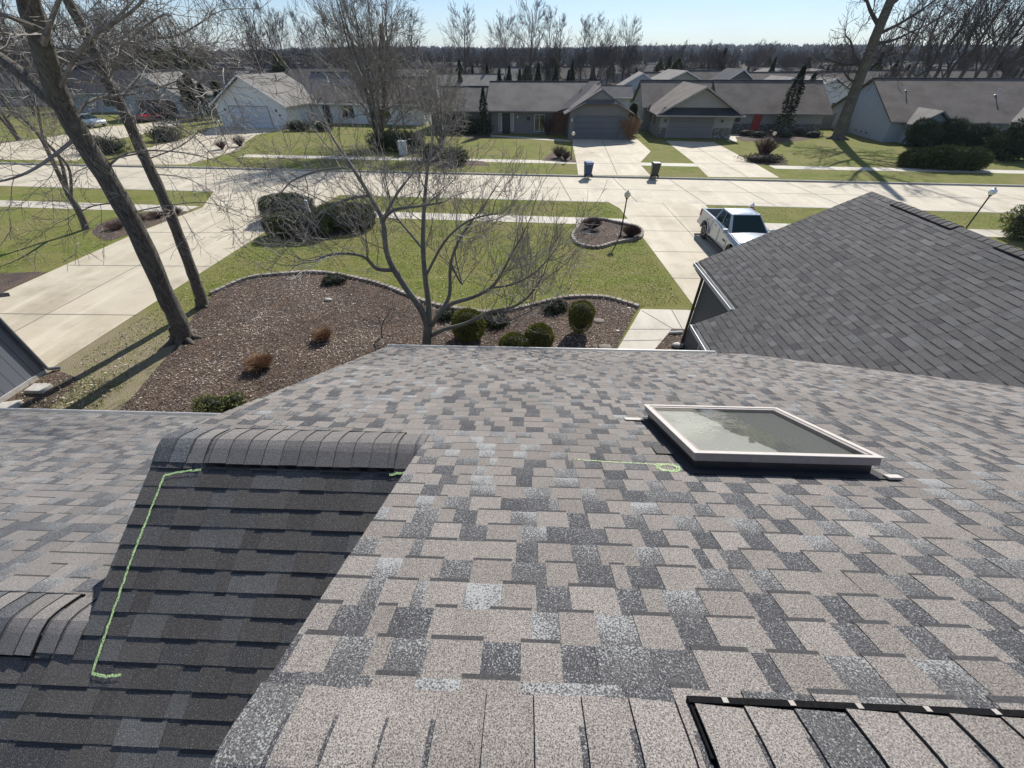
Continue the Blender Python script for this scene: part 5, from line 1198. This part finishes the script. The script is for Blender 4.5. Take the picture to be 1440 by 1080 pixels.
# neighbour garage corner at left edge
hn = thing('neighbour_garage', 'grey board-sided neighbouring garage corner at the left edge', 'house', (-14.5,8.9,0))
box_part(hn, 'wall', (-8.5,-12,.12),(0,0,2.45), 'sid_nb'); box_part(hn, 'foundation', (-8.48,-12,0),(.03,.02,.12), 'stone')
box_part(hn, 'corner_trim', (-.08,-.1,.12),(.035,.03,2.45), 'trim_dark')
mb = MB(); mb.tube([V3(.09,-.02,2.5), V3(.09,-.02,.25), V3(.1,.0,.12), V3(.3,.14,.06)], [.05,.05,.05,.05], 8); mb.build('downspout', M['trim_dark'], hn)
mb = MB(); P4 = [(-9,.45,2.42),(.35,.45,2.42),(.35,-6,4.6),(-9,-6,4.6)]; Q4 = [(-9,-12.4,2.42),(.35,-12.4,2.42)]
mb.add(P4, [(0,1,2,3)]); mb.add([(-9,-12.4,2.42),(.35,-12.4,2.42),(.35,-6,4.6),(-9,-6,4.6)], [(3,2,1,0)]); o = mb.build('roof', M['r_dark'], hn); m_ = o.modifiers.new('s','SOLIDIFY'); m_.thickness = .1; m_.offset = 1
mb = MB(); mb.add([(-.05,0,2.45),(-.05,-12,2.45),(-.05,-6,4.5)], [(0,1,2)]); o = mb.build('gable', M['sid_nb'], hn); m_ = o.modifiers.new('s','SOLIDIFY'); m_.thickness = .06
for i, (x, y, w_) in enumerate(((-13.9,8.05,.5),(-14.0,7.3,.45),(-14.1,6.6,.45))):
    mb = MB(); mb.box((-w_*.5,-.17,0),(w_*.5,.17,.12)); o = bevel(mb.build('stepping_stone', M['stone']), .02); o.location = (x,y,.012); o.rotation_euler = (0,0,.3*i); tag(o, 'flat pale stepping stone along the neighbouring garage wall', 'paver', 'stepping stones along the neighbouring garage wall')
mb = MB(); mb.tube([V3(0,0,0), V3(-.05,0,.55), V3(-.1,0,1.1)], [.012,.012,.012], 6); o = mb.build('garden_stake', M['trim_tan']); o.location = g(56,383); tag(o, 'thin wooden stake at the left edge of the driveway', 'stake')

# background houses
bg = [  # px, Y, width, depth, wall, ridge height, axis, wallmat, roofmat, label
 (640,92,16,9,2.6,4.6,'x','sid_white','r_tan','distant pale house low between the chimney and the spruces'),
 (905,88,9,8,2.6,5.0,'y','sid_pale','r_tan','small blue-grey gabled house behind the grey garage'),
 (850,76,9,7,2.5,3.6,'x','sid_pale','r_dark','low dark roof behind the grey garage'),
 (965,84,13,9,2.7,5.4,'y','sid_tan','r_tan','tan gabled roof rising behind the stone-trimmed garage'),
 (930,96,9,8,2.6,4.8,'x','sid_tan','r_brown','brown roof left of the tan gable behind the stone garage'),
 (1010,92,12,9,2.7,5.2,'x','sid_tan','r_brown','brown roof directly behind the pale-green conifer'),
 (1045,84,9,8,2.7,5.6,'y','trim_dark','r_dark','dark brown gable behind the ridge of the stone-trimmed house'),
 (1120,92,14,9,2.7,4.9,'x','sid_tan','r_brown','long brown roof right of the dark brown gable'),
 (1118,80,8,7,2.6,4.7,'y','sid_white','r_tan','white-walled house with pale roof behind the ragged evergreens'),
 (1180,72,9,9,2.8,4.9,'y','sid_white','r_tan','bright white gable wall left of the big shade tree'),
 (1170,96,14,9,2.7,4.9,'x','sid_tan','r_brown','brown roof behind the bright white gable'),
 (1250,105,16,9,2.7,4.9,'x','sid_pale','r_grey','grey roof behind the long right house'),
 (340,86,9,9,2.7,5.2,'y','sid_pale','r_dark','dark steep gable behind the white garage house'),
 (425,92,14,10,2.7,5.6,'x','sid_pale','r_grey','grey hipped roof right of the bushy pine'),
 (360,98,16,9,2.7,6.0,'x','sid_pale','r_brown','brown roof behind the dark steep gable'),
 (310,92,9,9,2.7,5.6,'y','sid_pale','r_dark','dark roof between the arborvitae and the steep gable'),
 (110,100,18,9,2.7,5.0,'x','sid_white','r_grey','grey-roofed house behind the silver car'),
 (20,90,14,9,2.7,5.0,'x','sid_tan','r_brown','brown-roofed house at the far left edge'),
 (990,120,14,9,2.7,5.0,'x','sid_white','r_grey','pale roof beyond the tan gable, farther back'),
 (1380,105,14,9,2.7,5.0,'x','sid_tan','r_brown','brown roof among the right grove trunks'),
]
for px, Y, w_, d_, zw, zr, ax, mw, mr, lab in bg:
    b = yp(px, 100, Y); o = thing('house', lab, 'house', (b.x, Y, 0), rad(R.uniform(-8,8)))
    gable(o, -w_/2, w_/2, 0, d_, zw, zr, ax, mw, mr, .4); window(o, -w_*.25, .9, 1.4, 1.2, 0); window(o, w_*.1, .9, 1.2, 1.2, 0)
    box_part(o, 'door', (-.4,-.04,0),(.4,-.008,2.05), 'door_dark')
hp = None
for k in range(95):
    px = rr_.uniform(100, 1500); Y = rr_.uniform(120, 330); b = yp(px, 90, Y)
    if k < 4:
        o = thing('house', '', 'house', (b.x,Y,0)); gable(o, -7, 7, 0, 9, 2.7, 4.9, ('x','y','x','x')[k], ('sid_tan','sid_white','sid_pale','sid_grey')[k], ('r_brown','r_brown','r_tan','r_grey')[k], .4); window(o, -3, .9, 1.5, 1.2, 0)
        hp = (hp or [])+[o]
    else: o = copy_tree(hp[k%4]); o.location = (b.x, Y, 0)
    o.rotation_euler = (0,0,rr_.uniform(-.5,.5)); tag(o, 'distant low house among trees beyond the neighbourhood', 'house', 'distant houses below the hills')
# far woods
mb = toned(); rw = random.Random(5)
for k in range(11000):
    d = 330+1500*rw.random()**.8; a = rw.uniform(-1.05, 1.05); x, y = math.sin(a)*d, math.cos(a)*d
    if d < 560 and rw.random() < .55: continue
    z = hz(x, y); h_ = rw.uniform(6, 11)*(1 if d > 600 else .75); w_ = rw.uniform(2.5, 5); tn = rw.random(); tn = tn*.7 if rw.random() < .85 else 1
    for q in range(6):
        px_, py_, pz = x+rw.gauss(0,w_*.5), y+rw.gauss(0,w_*.5), z+h_*rw.uniform(.1,.85); u = Vector((rw.uniform(-1,1), rw.uniform(-.6,.6), rw.uniform(-.2,.2))).normalized()*w_*rw.uniform(.3,.6)
        t_ = Vector((rw.gauss(0,.3), rw.gauss(0,.3), 1))*h_*rw.uniform(.2,.4); p = Vector((px_,py_,pz))
        mb.add([p-u, p-u*.1-t_*.8, p+u, p+u*.3+t_, p-u*.5+t_*.8], [(0,1,2,3,4)], 0, (max(0,min(1,tn+rw.uniform(-.12,.12))),0,0))
tag(mb.build('woods', M['woods']), 'bare grey-brown woodland covering the far hills', 'woods', kind='stuff')

# ------------------------------------------------------------------ street furniture
def lamp_post(loc_, h_, label, gm='globe', lean=0):
    o = thing('lamp_post', label, 'lamp post', tuple(loc_), 0); mb = MB()
    mb.lathe([(.09,0),(.09,.06),(.05,.1),(.038,.16),(.035,h_*.5),(.032,h_-.28),(.06,h_-.26),(.07,h_-.22),(.05,h_-.2)], (0,0,0), 12); mb.build('post', M['metal_dark'], o, True)
    mb = MB(); rr2 = .16; mb.lathe([(max(.02,rr2*math.sin(math.pi*i/10)), h_-.06-rr2*math.cos(math.pi*i/10)) for i in range(11)], (0,0,0), 16); mb.build('globe', M[gm], o, True)
    mb = MB(); mb.lathe([(.05,h_+.095),(.03,h_+.12),(.01,h_+.15)], (0,0,0), 8); mb.build('finial', M['metal_dark'], o); o.rotation_euler = (0, lean, 0); return o
lamp_post(g(872,333), 2.15, 'black lamp post with cream globe in the island bed')
lamp_post(g(803,224), 2.1, 'black lamp post with cream globe beside the grey house driveway')
lamp_post(g(1076,224), 2.1, 'black lamp post with cream globe by the stone house driveway')
lamp_post(g(321,207), 2.3, 'black lamp post with cream globe by the white garage driveway')
zb = g(1352,330); lamp_post(yp(1372,300,zb.y) * 1 if 0 else zb, 2.2, 'black lamp post with white globe behind the near garage ridge', 'globe_w')
def bin_(loc_, mb_, ml, label, rz=0):
    o = thing('wheeled_bin', label, 'wheeled bin', tuple(loc_), rz); mb = MB()
    vs = [(-.24,-.26,.04),(.24,-.26,.04),(.24,.28,.12),(-.24,.28,.12),(-.31,-.34,.98),(.31,-.34,.98),(.31,.36,.98),(-.31,.36,.98)]
    mb.add(vs, [(0,3,2,1),(4,5,6,7),(0,1,5,4),(1,2,6,5),(2,3,7,6),(3,0,4,7)]); mb.box((-.33,-.36,.93),(.33,.38,.985)); bevel(mb.build('body', M[mb_], o), .02)
    mb = MB(); vs = [(-.34,-.38,.988),(.34,-.38,.988),(.34,.40,.988),(-.34,.40,.988),(-.28,-.3,1.06),(.28,-.3,1.06),(.28,.34,1.08),(-.28,.34,1.08)]
    mb.add(vs, [(0,3,2,1),(4,5,6,7),(0,1,5,4),(1,2,6,5),(2,3,7,6),(3,0,4,7)]); bevel(mb.build('lid', M[ml], o), .02)
    mb = MB(); mb.tube([V3(-.3,.44,.97), V3(.3,.44,.97)], [.018]*2, 8); mb.build('handle', M[ml], o)
    for sx in (-1, 1):
        mb = MB(); mb.lathe([(.12,-.03),(.13,-.02),(.13,.02),(.12,.03)], (0,0,0), 14, M4=Matrix.Translation((sx*.28,.32,.13))@Matrix.Rotation(math.pi/2,4,'Y')); mb.build('wheel', M['tyre'], o)
    return o
b1 = g(826,248.5); b1.z = .0; bin_(b1, 'blue_bin', 'blue_lid_sunlit', 'blue wheeled recycling bin at the kerb of the grey house driveway', math.pi+.1)
b2 = g(919,249.5); b2.z = .0; bin_(b2, 'green_bin', 'green_bin', 'dark green wheeled bin at the kerb between the two driveways', math.pi-.1)
hy = thing('fire_hydrant', 'red fire hydrant with white top on the grass strip behind the truck', 'fire hydrant', tuple(g(1053,304)))
mb = MB(); mb.lathe([(.16,0),(.16,.05),(.1,.07),(.1,.5),(.13,.51),(.13,.55)], (0,0,0), 14); mb.lathe([(.06,-.2),(.06,.2)], (0,0,0), 10, M4=Matrix.Translation((0,0,.4))@Matrix.Rotation(math.pi/2,4,'Y')); mb.build('barrel', M['hyd_red'], hy)
mb = MB(); mb.lathe([(.12,.551),(.12,.6),(.09,.68),(.04,.72),(.03,.78)], (0,0,0), 14); mb.build('bonnet', M['globe_w'], hy); mb = MB(); mb.lathe([(.075,.14),(.075,.19)], (0,0,0), 10, M4=Matrix.Translation((0,0,.4))@Matrix.Rotation(-math.pi/2,4,'X')); mb.build('outlet_cap', M['globe_w'], hy)
mb = MB(); mb.box((-.35,-.3,0),(.35,.3,1.15)); mb.box((-.38,-.33,1.15),(.38,.33,1.2)); o = bevel(mb.build('utility_box', M['utility']), .03); o.location = g(568,218); tag(o, 'pale green utility box in front of the dark hedge across the street', 'utility box')
# ------------------------------------------------------------------ vehicles
def wheel(par, x, y, R_=.4, w_=.27, side=-1):
    M4 = Matrix.Translation((x,y,R_))@Matrix.Rotation(math.pi/2,4,'Y'); mb = MB(); h_ = w_/2
    mb.lathe([(R_*.6,-h_),(R_*.9,-h_),(R_*.98,-h_*.75),(R_,-h_*.3),(R_,h_*.3),(R_*.98,h_*.75),(R_*.9,h_),(R_*.6,h_)], (0,0,0), 28, M4=M4)
    w0 = mb.build('wheel', M['tyre'], par, True); mb = MB(); e = side*(h_+.004)
    mb.lathe([(R_*.6,-h_*.5),(R_*.62,-h_-.002),(R_*.54,-h_-.003),(R_*.5,-h_*.4)], (0,0,0), 24, M4=M4@Matrix.Scale(1 if side < 0 else -1, 4, (0,0,1)))
    for k in range(6):
        a = k*math.pi/3; c = Vector((0,math.cos(a),math.sin(a)))
        p0 = Vector((x+side*(h_*.75), y, R_)); mb.tube([p0+c*.04, p0+c*R_*.57], [.045,.028], 6)
    mb.lathe([(.07,-h_*.95),(.05,-h_*1.0)], (0,0,0), 12, M4=M4@Matrix.Scale(1 if side < 0 else -1, 4, (0,0,1))); mb.build('rim', M['rim'], w0)
def side_outline(pts, arches, zmin):
    return pts
def pickup(loc_, rz, label):
    """local: x across (-.94..+.94), y length: rear +2.7, front -2.7"""
    o = thing('pickup_truck', label, 'pickup truck', tuple(loc_), rz); W = .94
    RW, FW, AR = 1.62, -1.72, .50
    def arch(cy, n=9, r_=AR): return [(cy+r_*math.cos(a), .42+r_*math.sin(a)) for a in [math.pi*i/(n-1) for i in range(n)]]
    # side profile (y,z), counter-clockwise seen from -x
    top = [(2.70,1.20),(1.10,1.22),(.2,1.20),(-.95,1.16),(-1.15,1.14),(-2.2,1.08),(-2.55,.98),(-2.68,.80)]
    bot = [(-2.70,.45)]+[(FW-AR,.42)]+arch(FW)[::-1][1:-1]+[(FW+AR,.42),(FW+AR+.05,.38),(RW-AR-.05,.38),(RW-AR,.42)]+arch(RW)[::-1][1:-1]+[(RW+AR,.42),(2.70,.5)]
    prof = top+bot; n = len(prof); mb = MB(); t = .09
    for sx in (-1, 1):
        xo = []
        for (y, z) in prof:
            bul = W - .05*max(0, (z-.85)/.35)**2 - .03*max(0,(.7-z)/.3) - (.10*max(0,(-y-1.9)/.8)**2)
            if z > .8 and (abs(y-RW) < .75 or abs(y-FW) < .75): bul += .02
            xo.append(bul)
        vs = [(sx*xo[i], prof[i][0], prof[i][1]) for i in range(n)]+[(sx*(xo[i]-t), prof[i][0], prof[i][1]) for i in range(n)]
        f1 = tuple(range(n)); f2 = tuple(range(2*n-1, n-1, -1)); mb.add(vs, [f1, f2]+[(i,(i+1)%n,n+(i+1)%n,n+i) for i in range(n)])
    body = mb.build('body', M['truck_paint'], o); bevel(body, .02, 2, 30)
    mb = MB()   # hood, tailgate, bed rails, front
    hd = [(-1.0,1.16),(-1.4,1.17),(-2.1,1.12),(-2.5,1.02),(-2.68,.84)]
    xs_ = [-.86,-.6,-.25,0,.25,.6,.86]; rows = []
    for y, z in hd: rows.append([(x*(1-.12*max(0,(-y-1.9)/.8)), y, z+.035*(1-(x/.86)**2)) for x in xs_])
    for a in range(len(rows)-1):
        for b in range(len(xs_)-1): mb.add([rows[a][b], rows[a][b+1], rows[a+1][b+1], rows[a+1][b]], [(0,1,2,3)])
    mb.build('hood', M['truck_paint'], o, True)
    box_part(o, 'grille', (-.6,-2.74,.5),(.6,-2.66,.88), 'metal_dark', .02); box_part(o, 'bumper', (-.9,-2.82,.42),(.9,-2.7,.6), 'truck_paint', .04)
    for sx in (-1,1): box_part(o, 'headlight', (sx*.74-.13,-2.72,.66),(sx*.74+.13,-2.6,.86), 'globe_w', .03)
    box_part(o, 'tailgate', (-.84,2.64,.62),(.84,2.71,1.19), 'truck_paint', .02); box_part(o, 'bumper', (-.9,2.72,.42),(.9,2.88,.6), 'metal_dark', .04)
    for sx in (-1,1): box_part(o, 'tail_light', (sx*.89-.035,2.60,.85),(sx*.89+.035,2.72,1.17), 'hyd_red', .01)
    mb = MB(); mb.box((-.80,1.02,.60),(.80,2.62,.64)); mb.box((-.85,1.0,.64),(-.80,2.63,1.16)); mb.box((.80,1.0,.64),(.85,2.63,1.16)); mb.box((-.8,.98,.64),(.8,1.02,1.16)); mb.build('bed_liner', M['tyre'], o)
    box_part(o, 'chassis', (-.72,-2.5,.32),(.72,2.6,.56), 'tyre')
    # cab
    B_ = [(.98,1.19),(-1.02,1.15)]; mb = MB()
    zt = 1.76; yr, yf = .80, -.22
    ring0 = [(-.86,.98,1.18),(.86,.98,1.18),(.87,-1.08,1.15),(-.87,-1.08,1.15)]
    roof = [(-.66,yr,zt-.02),(.66,yr,zt-.02),(.64,yf,zt-.01),(-.64,yf,zt-.01)]
    def quad(mb, a, b, c, d, th_, inward):
        vs = [Vector(p) for p in (a,b,c,d)]; nn = (vs[1]-vs[0]).cross(vs[3]-vs[0]).normalized()*th_*inward
        mb.add(vs+[v+nn for v in vs], [(0,1,2,3),(7,6,5,4),(0,4,5,1),(1,5,6,2),(2,6,7,3),(3,7,4,0)])
    mb.add([*ring0, *roof], [(0,1,5,4),(1,2,6,5),(2,3,7,6),(3,0,4,7)])
    # crowned roof
    nr = 6; grid = []
    for i in range(nr+1):
        v = i/nr; y = yr+(yf-yr)*v; row = []
        for j in range(nr+1):
            u = j/nr*2-1; row.append((u*(.66-.02*v), y, zt-.02+.01*v+.055*(1-u**4)*(1-(2*v-1)**4)))
        grid.append(row)
    for i in range(nr):
        for j in range(nr): mb.add([grid[i][j], grid[i][j+1], grid[i+1][j+1], grid[i+1][j]], [(3,2,1,0)])
    mb.build('cab', M['truck_paint'], o)
    def lerp(a, b, t): return tuple(a[i]+(b[i]-a[i])*t for i in range(3))
    def pane(A, B_, C, D_, m0, name='window', off=.006, mat='car_glass'):
        # A,B lower edge; C,D upper edge (C above B); margins (left,right,bottom,top)
        l, r_, b, t_ = m0
        def P(u, v): return Vector(lerp(lerp(A,B_,u), lerp(D_,C,u), v))
        q = [P(l,b), P(1-r_,b), P(1-r_,1-t_), P(l,1-t_)]; nn = (q[1]-q[0]).cross(q[3]-q[0]).normalized()*off; mbb = MB(); mbb.add([v+nn for v in q]+[v-nn*.5 for v in q], [(0,1,2,3),(7,6,5,4),(0,4,5,1),(1,5,6,2),(2,6,7,3),(3,7,4,0)]); return mbb.build(name, M[mat], o)
    a0,a1,a2,a3 = ring0; t0,t1,t2,t3 = roof
    pane(a3, a2, t2, t3, (.04,.04,.05,.05), 'windscreen'); pane(a1, a0, t0, t1, (.08,.08,.15,.1), 'rear_window')
    for s_, (p, q, u, v) in ((-1, (a0,a3,t3,t0)), (1, (a2,a1,t1,t2))):
        if s_ < 0: pane(p, q, u, v, (.09,.55,.12,.1), 'window'); pane(p, q, u, v, (.49,.13,.12,.1), 'window')
        else: pane(p, q, u, v, (.55,.09,.12,.1), 'window'); pane(p, q, u, v, (.13,.49,.12,.1), 'window')
        for y_ in (.35, -.62):
            box_part(o, 'door_handle', (s_*.945-.015,y_-.1+.25,.98),(s_*.945+.015,y_+.1+.25,1.01), 'globe_w', .005)
        for y_ in (.93, -.05, -1.08):
            mb = MB(); mb.tube([V3(s_*(W+.002-.05*max(0,(z_-.85)/.35)**2-.03*max(0,(.7-z_)/.3)), y_, z_) for z_ in (.42,.55,.7,.85,.95,1.05,1.13)], [.008]*7, 6); mb.build('door_seam', M['metal_dark'], o)
        mb = MB(); mb.box((s_*1.06-.11,-.98,1.14),(s_*1.06+.11,-.80,1.30)); mb.box((s_*.93-.05,-.92,1.14),(s_*.93+.05,-.86,1.18)); bevel(mb.build('mirror', M['truck_paint'], o), .03)
        mb = MB(); mb.tube([V3(s_*.97,1.0,.34), V3(s_*1.0,.9,.32), V3(s_*1.0,-1.0,.32), V3(s_*.97,-1.1,.34)], [.035]*4, 8); mb.build('side_step', M['metal_dark'], o, True)
        for cy in (RW, FW):
            wheel(o, s_*.80, cy, .40, .27, s_)
            mb = MB(); k = 13
            for i in range(k-1):
                a, b = math.pi*i/(k-1), math.pi*(i+1)/(k-1)
                q = [(s_*(W+dx), cy+rr3*math.cos(an), .42+rr3*math.sin(an)) for an in (a,b) for dx, rr3 in ((-.02,.49),(.03,.49),(.03,.55),(-.02,.55))]
                mb.add(q, [(0,1,5,4),(1,2,6,5),(2,3,7,6),(3,0,4,7)])
            mb.build('wheel_arch', M['truck_paint'], o)
        box_part(o, 'side_badge', (s_*.932-.014,-.92,.72),(s_*.932+.016,-.66,.79), 'metal_dark')
    return o
pickup((10.22, 19.55, .012), rad(0), 'silver crew-cab pickup truck parked on the near driveway behind the garage roof')
def small_car(loc_, rz, mat, label):
    o = thing('parked_car', label, 'car', tuple(loc_), rz); mb = MB(); secs = [(-2.2,.35,.62,.70),(-2.1,.3,.75,.80),(-1.2,.3,.88,.86),(-.9,.3,.92,.87),(1.4,.3,.95,.87),(2.1,.35,.9,.82),(2.2,.4,.7,.74)]; ring = []
    for y, z0, z1, w_ in secs: ring.append([(-w_,y,z0),(-w_,y,(z0+z1)/2),(-w_*.93,y,z1),(0,y,z1+.03),(w_*.93,y,z1),(w_,y,(z0+z1)/2),(w_,y,z0)])
    for a in range(len(ring)-1):
        for b in range(6): mb.add([ring[a][b],ring[a][b+1],ring[a+1][b+1],ring[a+1][b]], [(3,2,1,0)])
    mb.add(ring[0], [tuple(range(7))]); mb.add(ring[-1], [tuple(range(6,-1,-1))]); mb.build('body', M[mat], o, True)
    mb = MB(); lo = [(-.78,-1.1,.9),(.78,-1.1,.9),(.78,1.8,.93),(-.78,1.8,.93)]; hi = [(-.58,-.3,1.38),(.58,-.3,1.38),(.58,1.1,1.38),(-.58,1.1,1.38)]
    mb.add(lo+hi, [(0,1,5,4),(1,2,6,5),(2,3,7,6),(3,0,4,7)]); mb.build('window', M['car_glass'], o); mb = MB(); mb.box((-.6,-.32,1.37),(.6,1.12,1.42)); bevel(mb.build('car_roof', M[mat], o), .02)
    for sx in (-1,1):
        for y in (-1.35,1.35): wheel(o, sx*.76, y, .32, .2, sx)
    return o
small_car(tuple(g(128,178)), rad(80), 'truck_paint', 'silver car parked on the far left driveway')
c_ = hl.matrix_basis @ Vector((4.3,-.9,0)); small_car(Matrix.Rotation(rad(6),4,'Z')@Vector((4.3,-3.0,0))+Vector((-60.6,70.2,.02)), rad(6), 'car_red', 'dark red car at the open garage of the far left house')
# ------------------------------------------------------------------ haze
mz, nt, b_ = new_mat('haze_air'); nt.nodes.remove(b_)
pv = nd(nt, 'ShaderNodeVolumePrincipled'); pv.inputs['Color'].default_value = (.78,.87,1,1); pv.inputs['Density'].default_value = .00016; pv.inputs['Anisotropy'].default_value = 0
nt.links.new(pv.outputs[0], nt.nodes['Material Output'].inputs['Volume'])
mb = MB(); mb.box((-4100,-1600,-1.5),(4100,4100,60)); hzo = tag(mb.build('haze', mz), 'thin pale blue air haze over the far woods', 'haze', kind='stuff')
# ------------------------------------------------------------------ light, sky, camera
AZ = math.atan2(.34,.94); EL = rad(38)
sun = bpy.data.lights.new('sun', 'SUN'); sun.energy = 4.6; sun.angle = rad(.53); sun.color = (1, .965, .91)
so = bpy.data.objects.new('sun', sun); col.objects.link(so)
dv = Vector((math.sin(AZ)*math.cos(EL), math.cos(AZ)*math.cos(EL), math.sin(EL))); so.rotation_euler = (-dv).to_track_quat('-Z','Y').to_euler(); so.location = (0,0,50)
w = bpy.data.worlds.new('World'); sc.world = w; w.use_nodes = True; nt = w.node_tree
sk_ = nd(nt, 'ShaderNodeTexSky'); sk_.sky_type = 'NISHITA'; sk_.sun_disc = False; sk_.sun_elevation = EL; sk_.sun_rotation = AZ; sk_.altitude = 200; sk_.air_density = 1.0; sk_.dust_density = .05; sk_.ozone_density = 1.6
bgn = nt.nodes['Background']
tcw = nd(nt, 'ShaderNodeTexCoord'); mpw = nd(nt, 'ShaderNodeMapping'); mpw.inputs['Scale'].default_value = (1.0, 1.0, 4.5); nt.links.new(tcw.outputs['Generated'], mpw.inputs[0])
cl = ramp(nt, noise(nt, 4.5, 6, .62, mpw.outputs[0]), .48, .80, .08, .5)
tint = mixc(nt, 1.0, sk_.outputs[0], (.90, 1.0, 1.24), 'MULTIPLY'); nt.nodes[tint.node.name].clamp_result = False
skc = mixc(nt, cl, tint, (8.6, 9.5, 10.3)); nt.links.new(skc, bgn.inputs[0]); bgn.inputs[1].default_value = .068
cam = bpy.data.cameras.new('camera'); co = bpy.data.objects.new('camera', cam); col.objects.link(co)
cam.sensor_width = 36; cam.sensor_fit = 'HORIZONTAL'; cam.lens = 36*F/1440; cam.clip_start = .05; cam.clip_end = 9000
co.location = (0,0,H); co.rotation_euler = (rad(50), 0, YAW); sc.camera = co
sc.view_settings.view_transform = 'Standard'; sc.view_settings.look = 'None'; sc.view_settings.exposure = .44; sc.view_settings.gamma = 1
sc.cycles.max_bounces = 6; sc.cycles.transparent_max_bounces = 12; sc.cycles.volume_bounces = 0
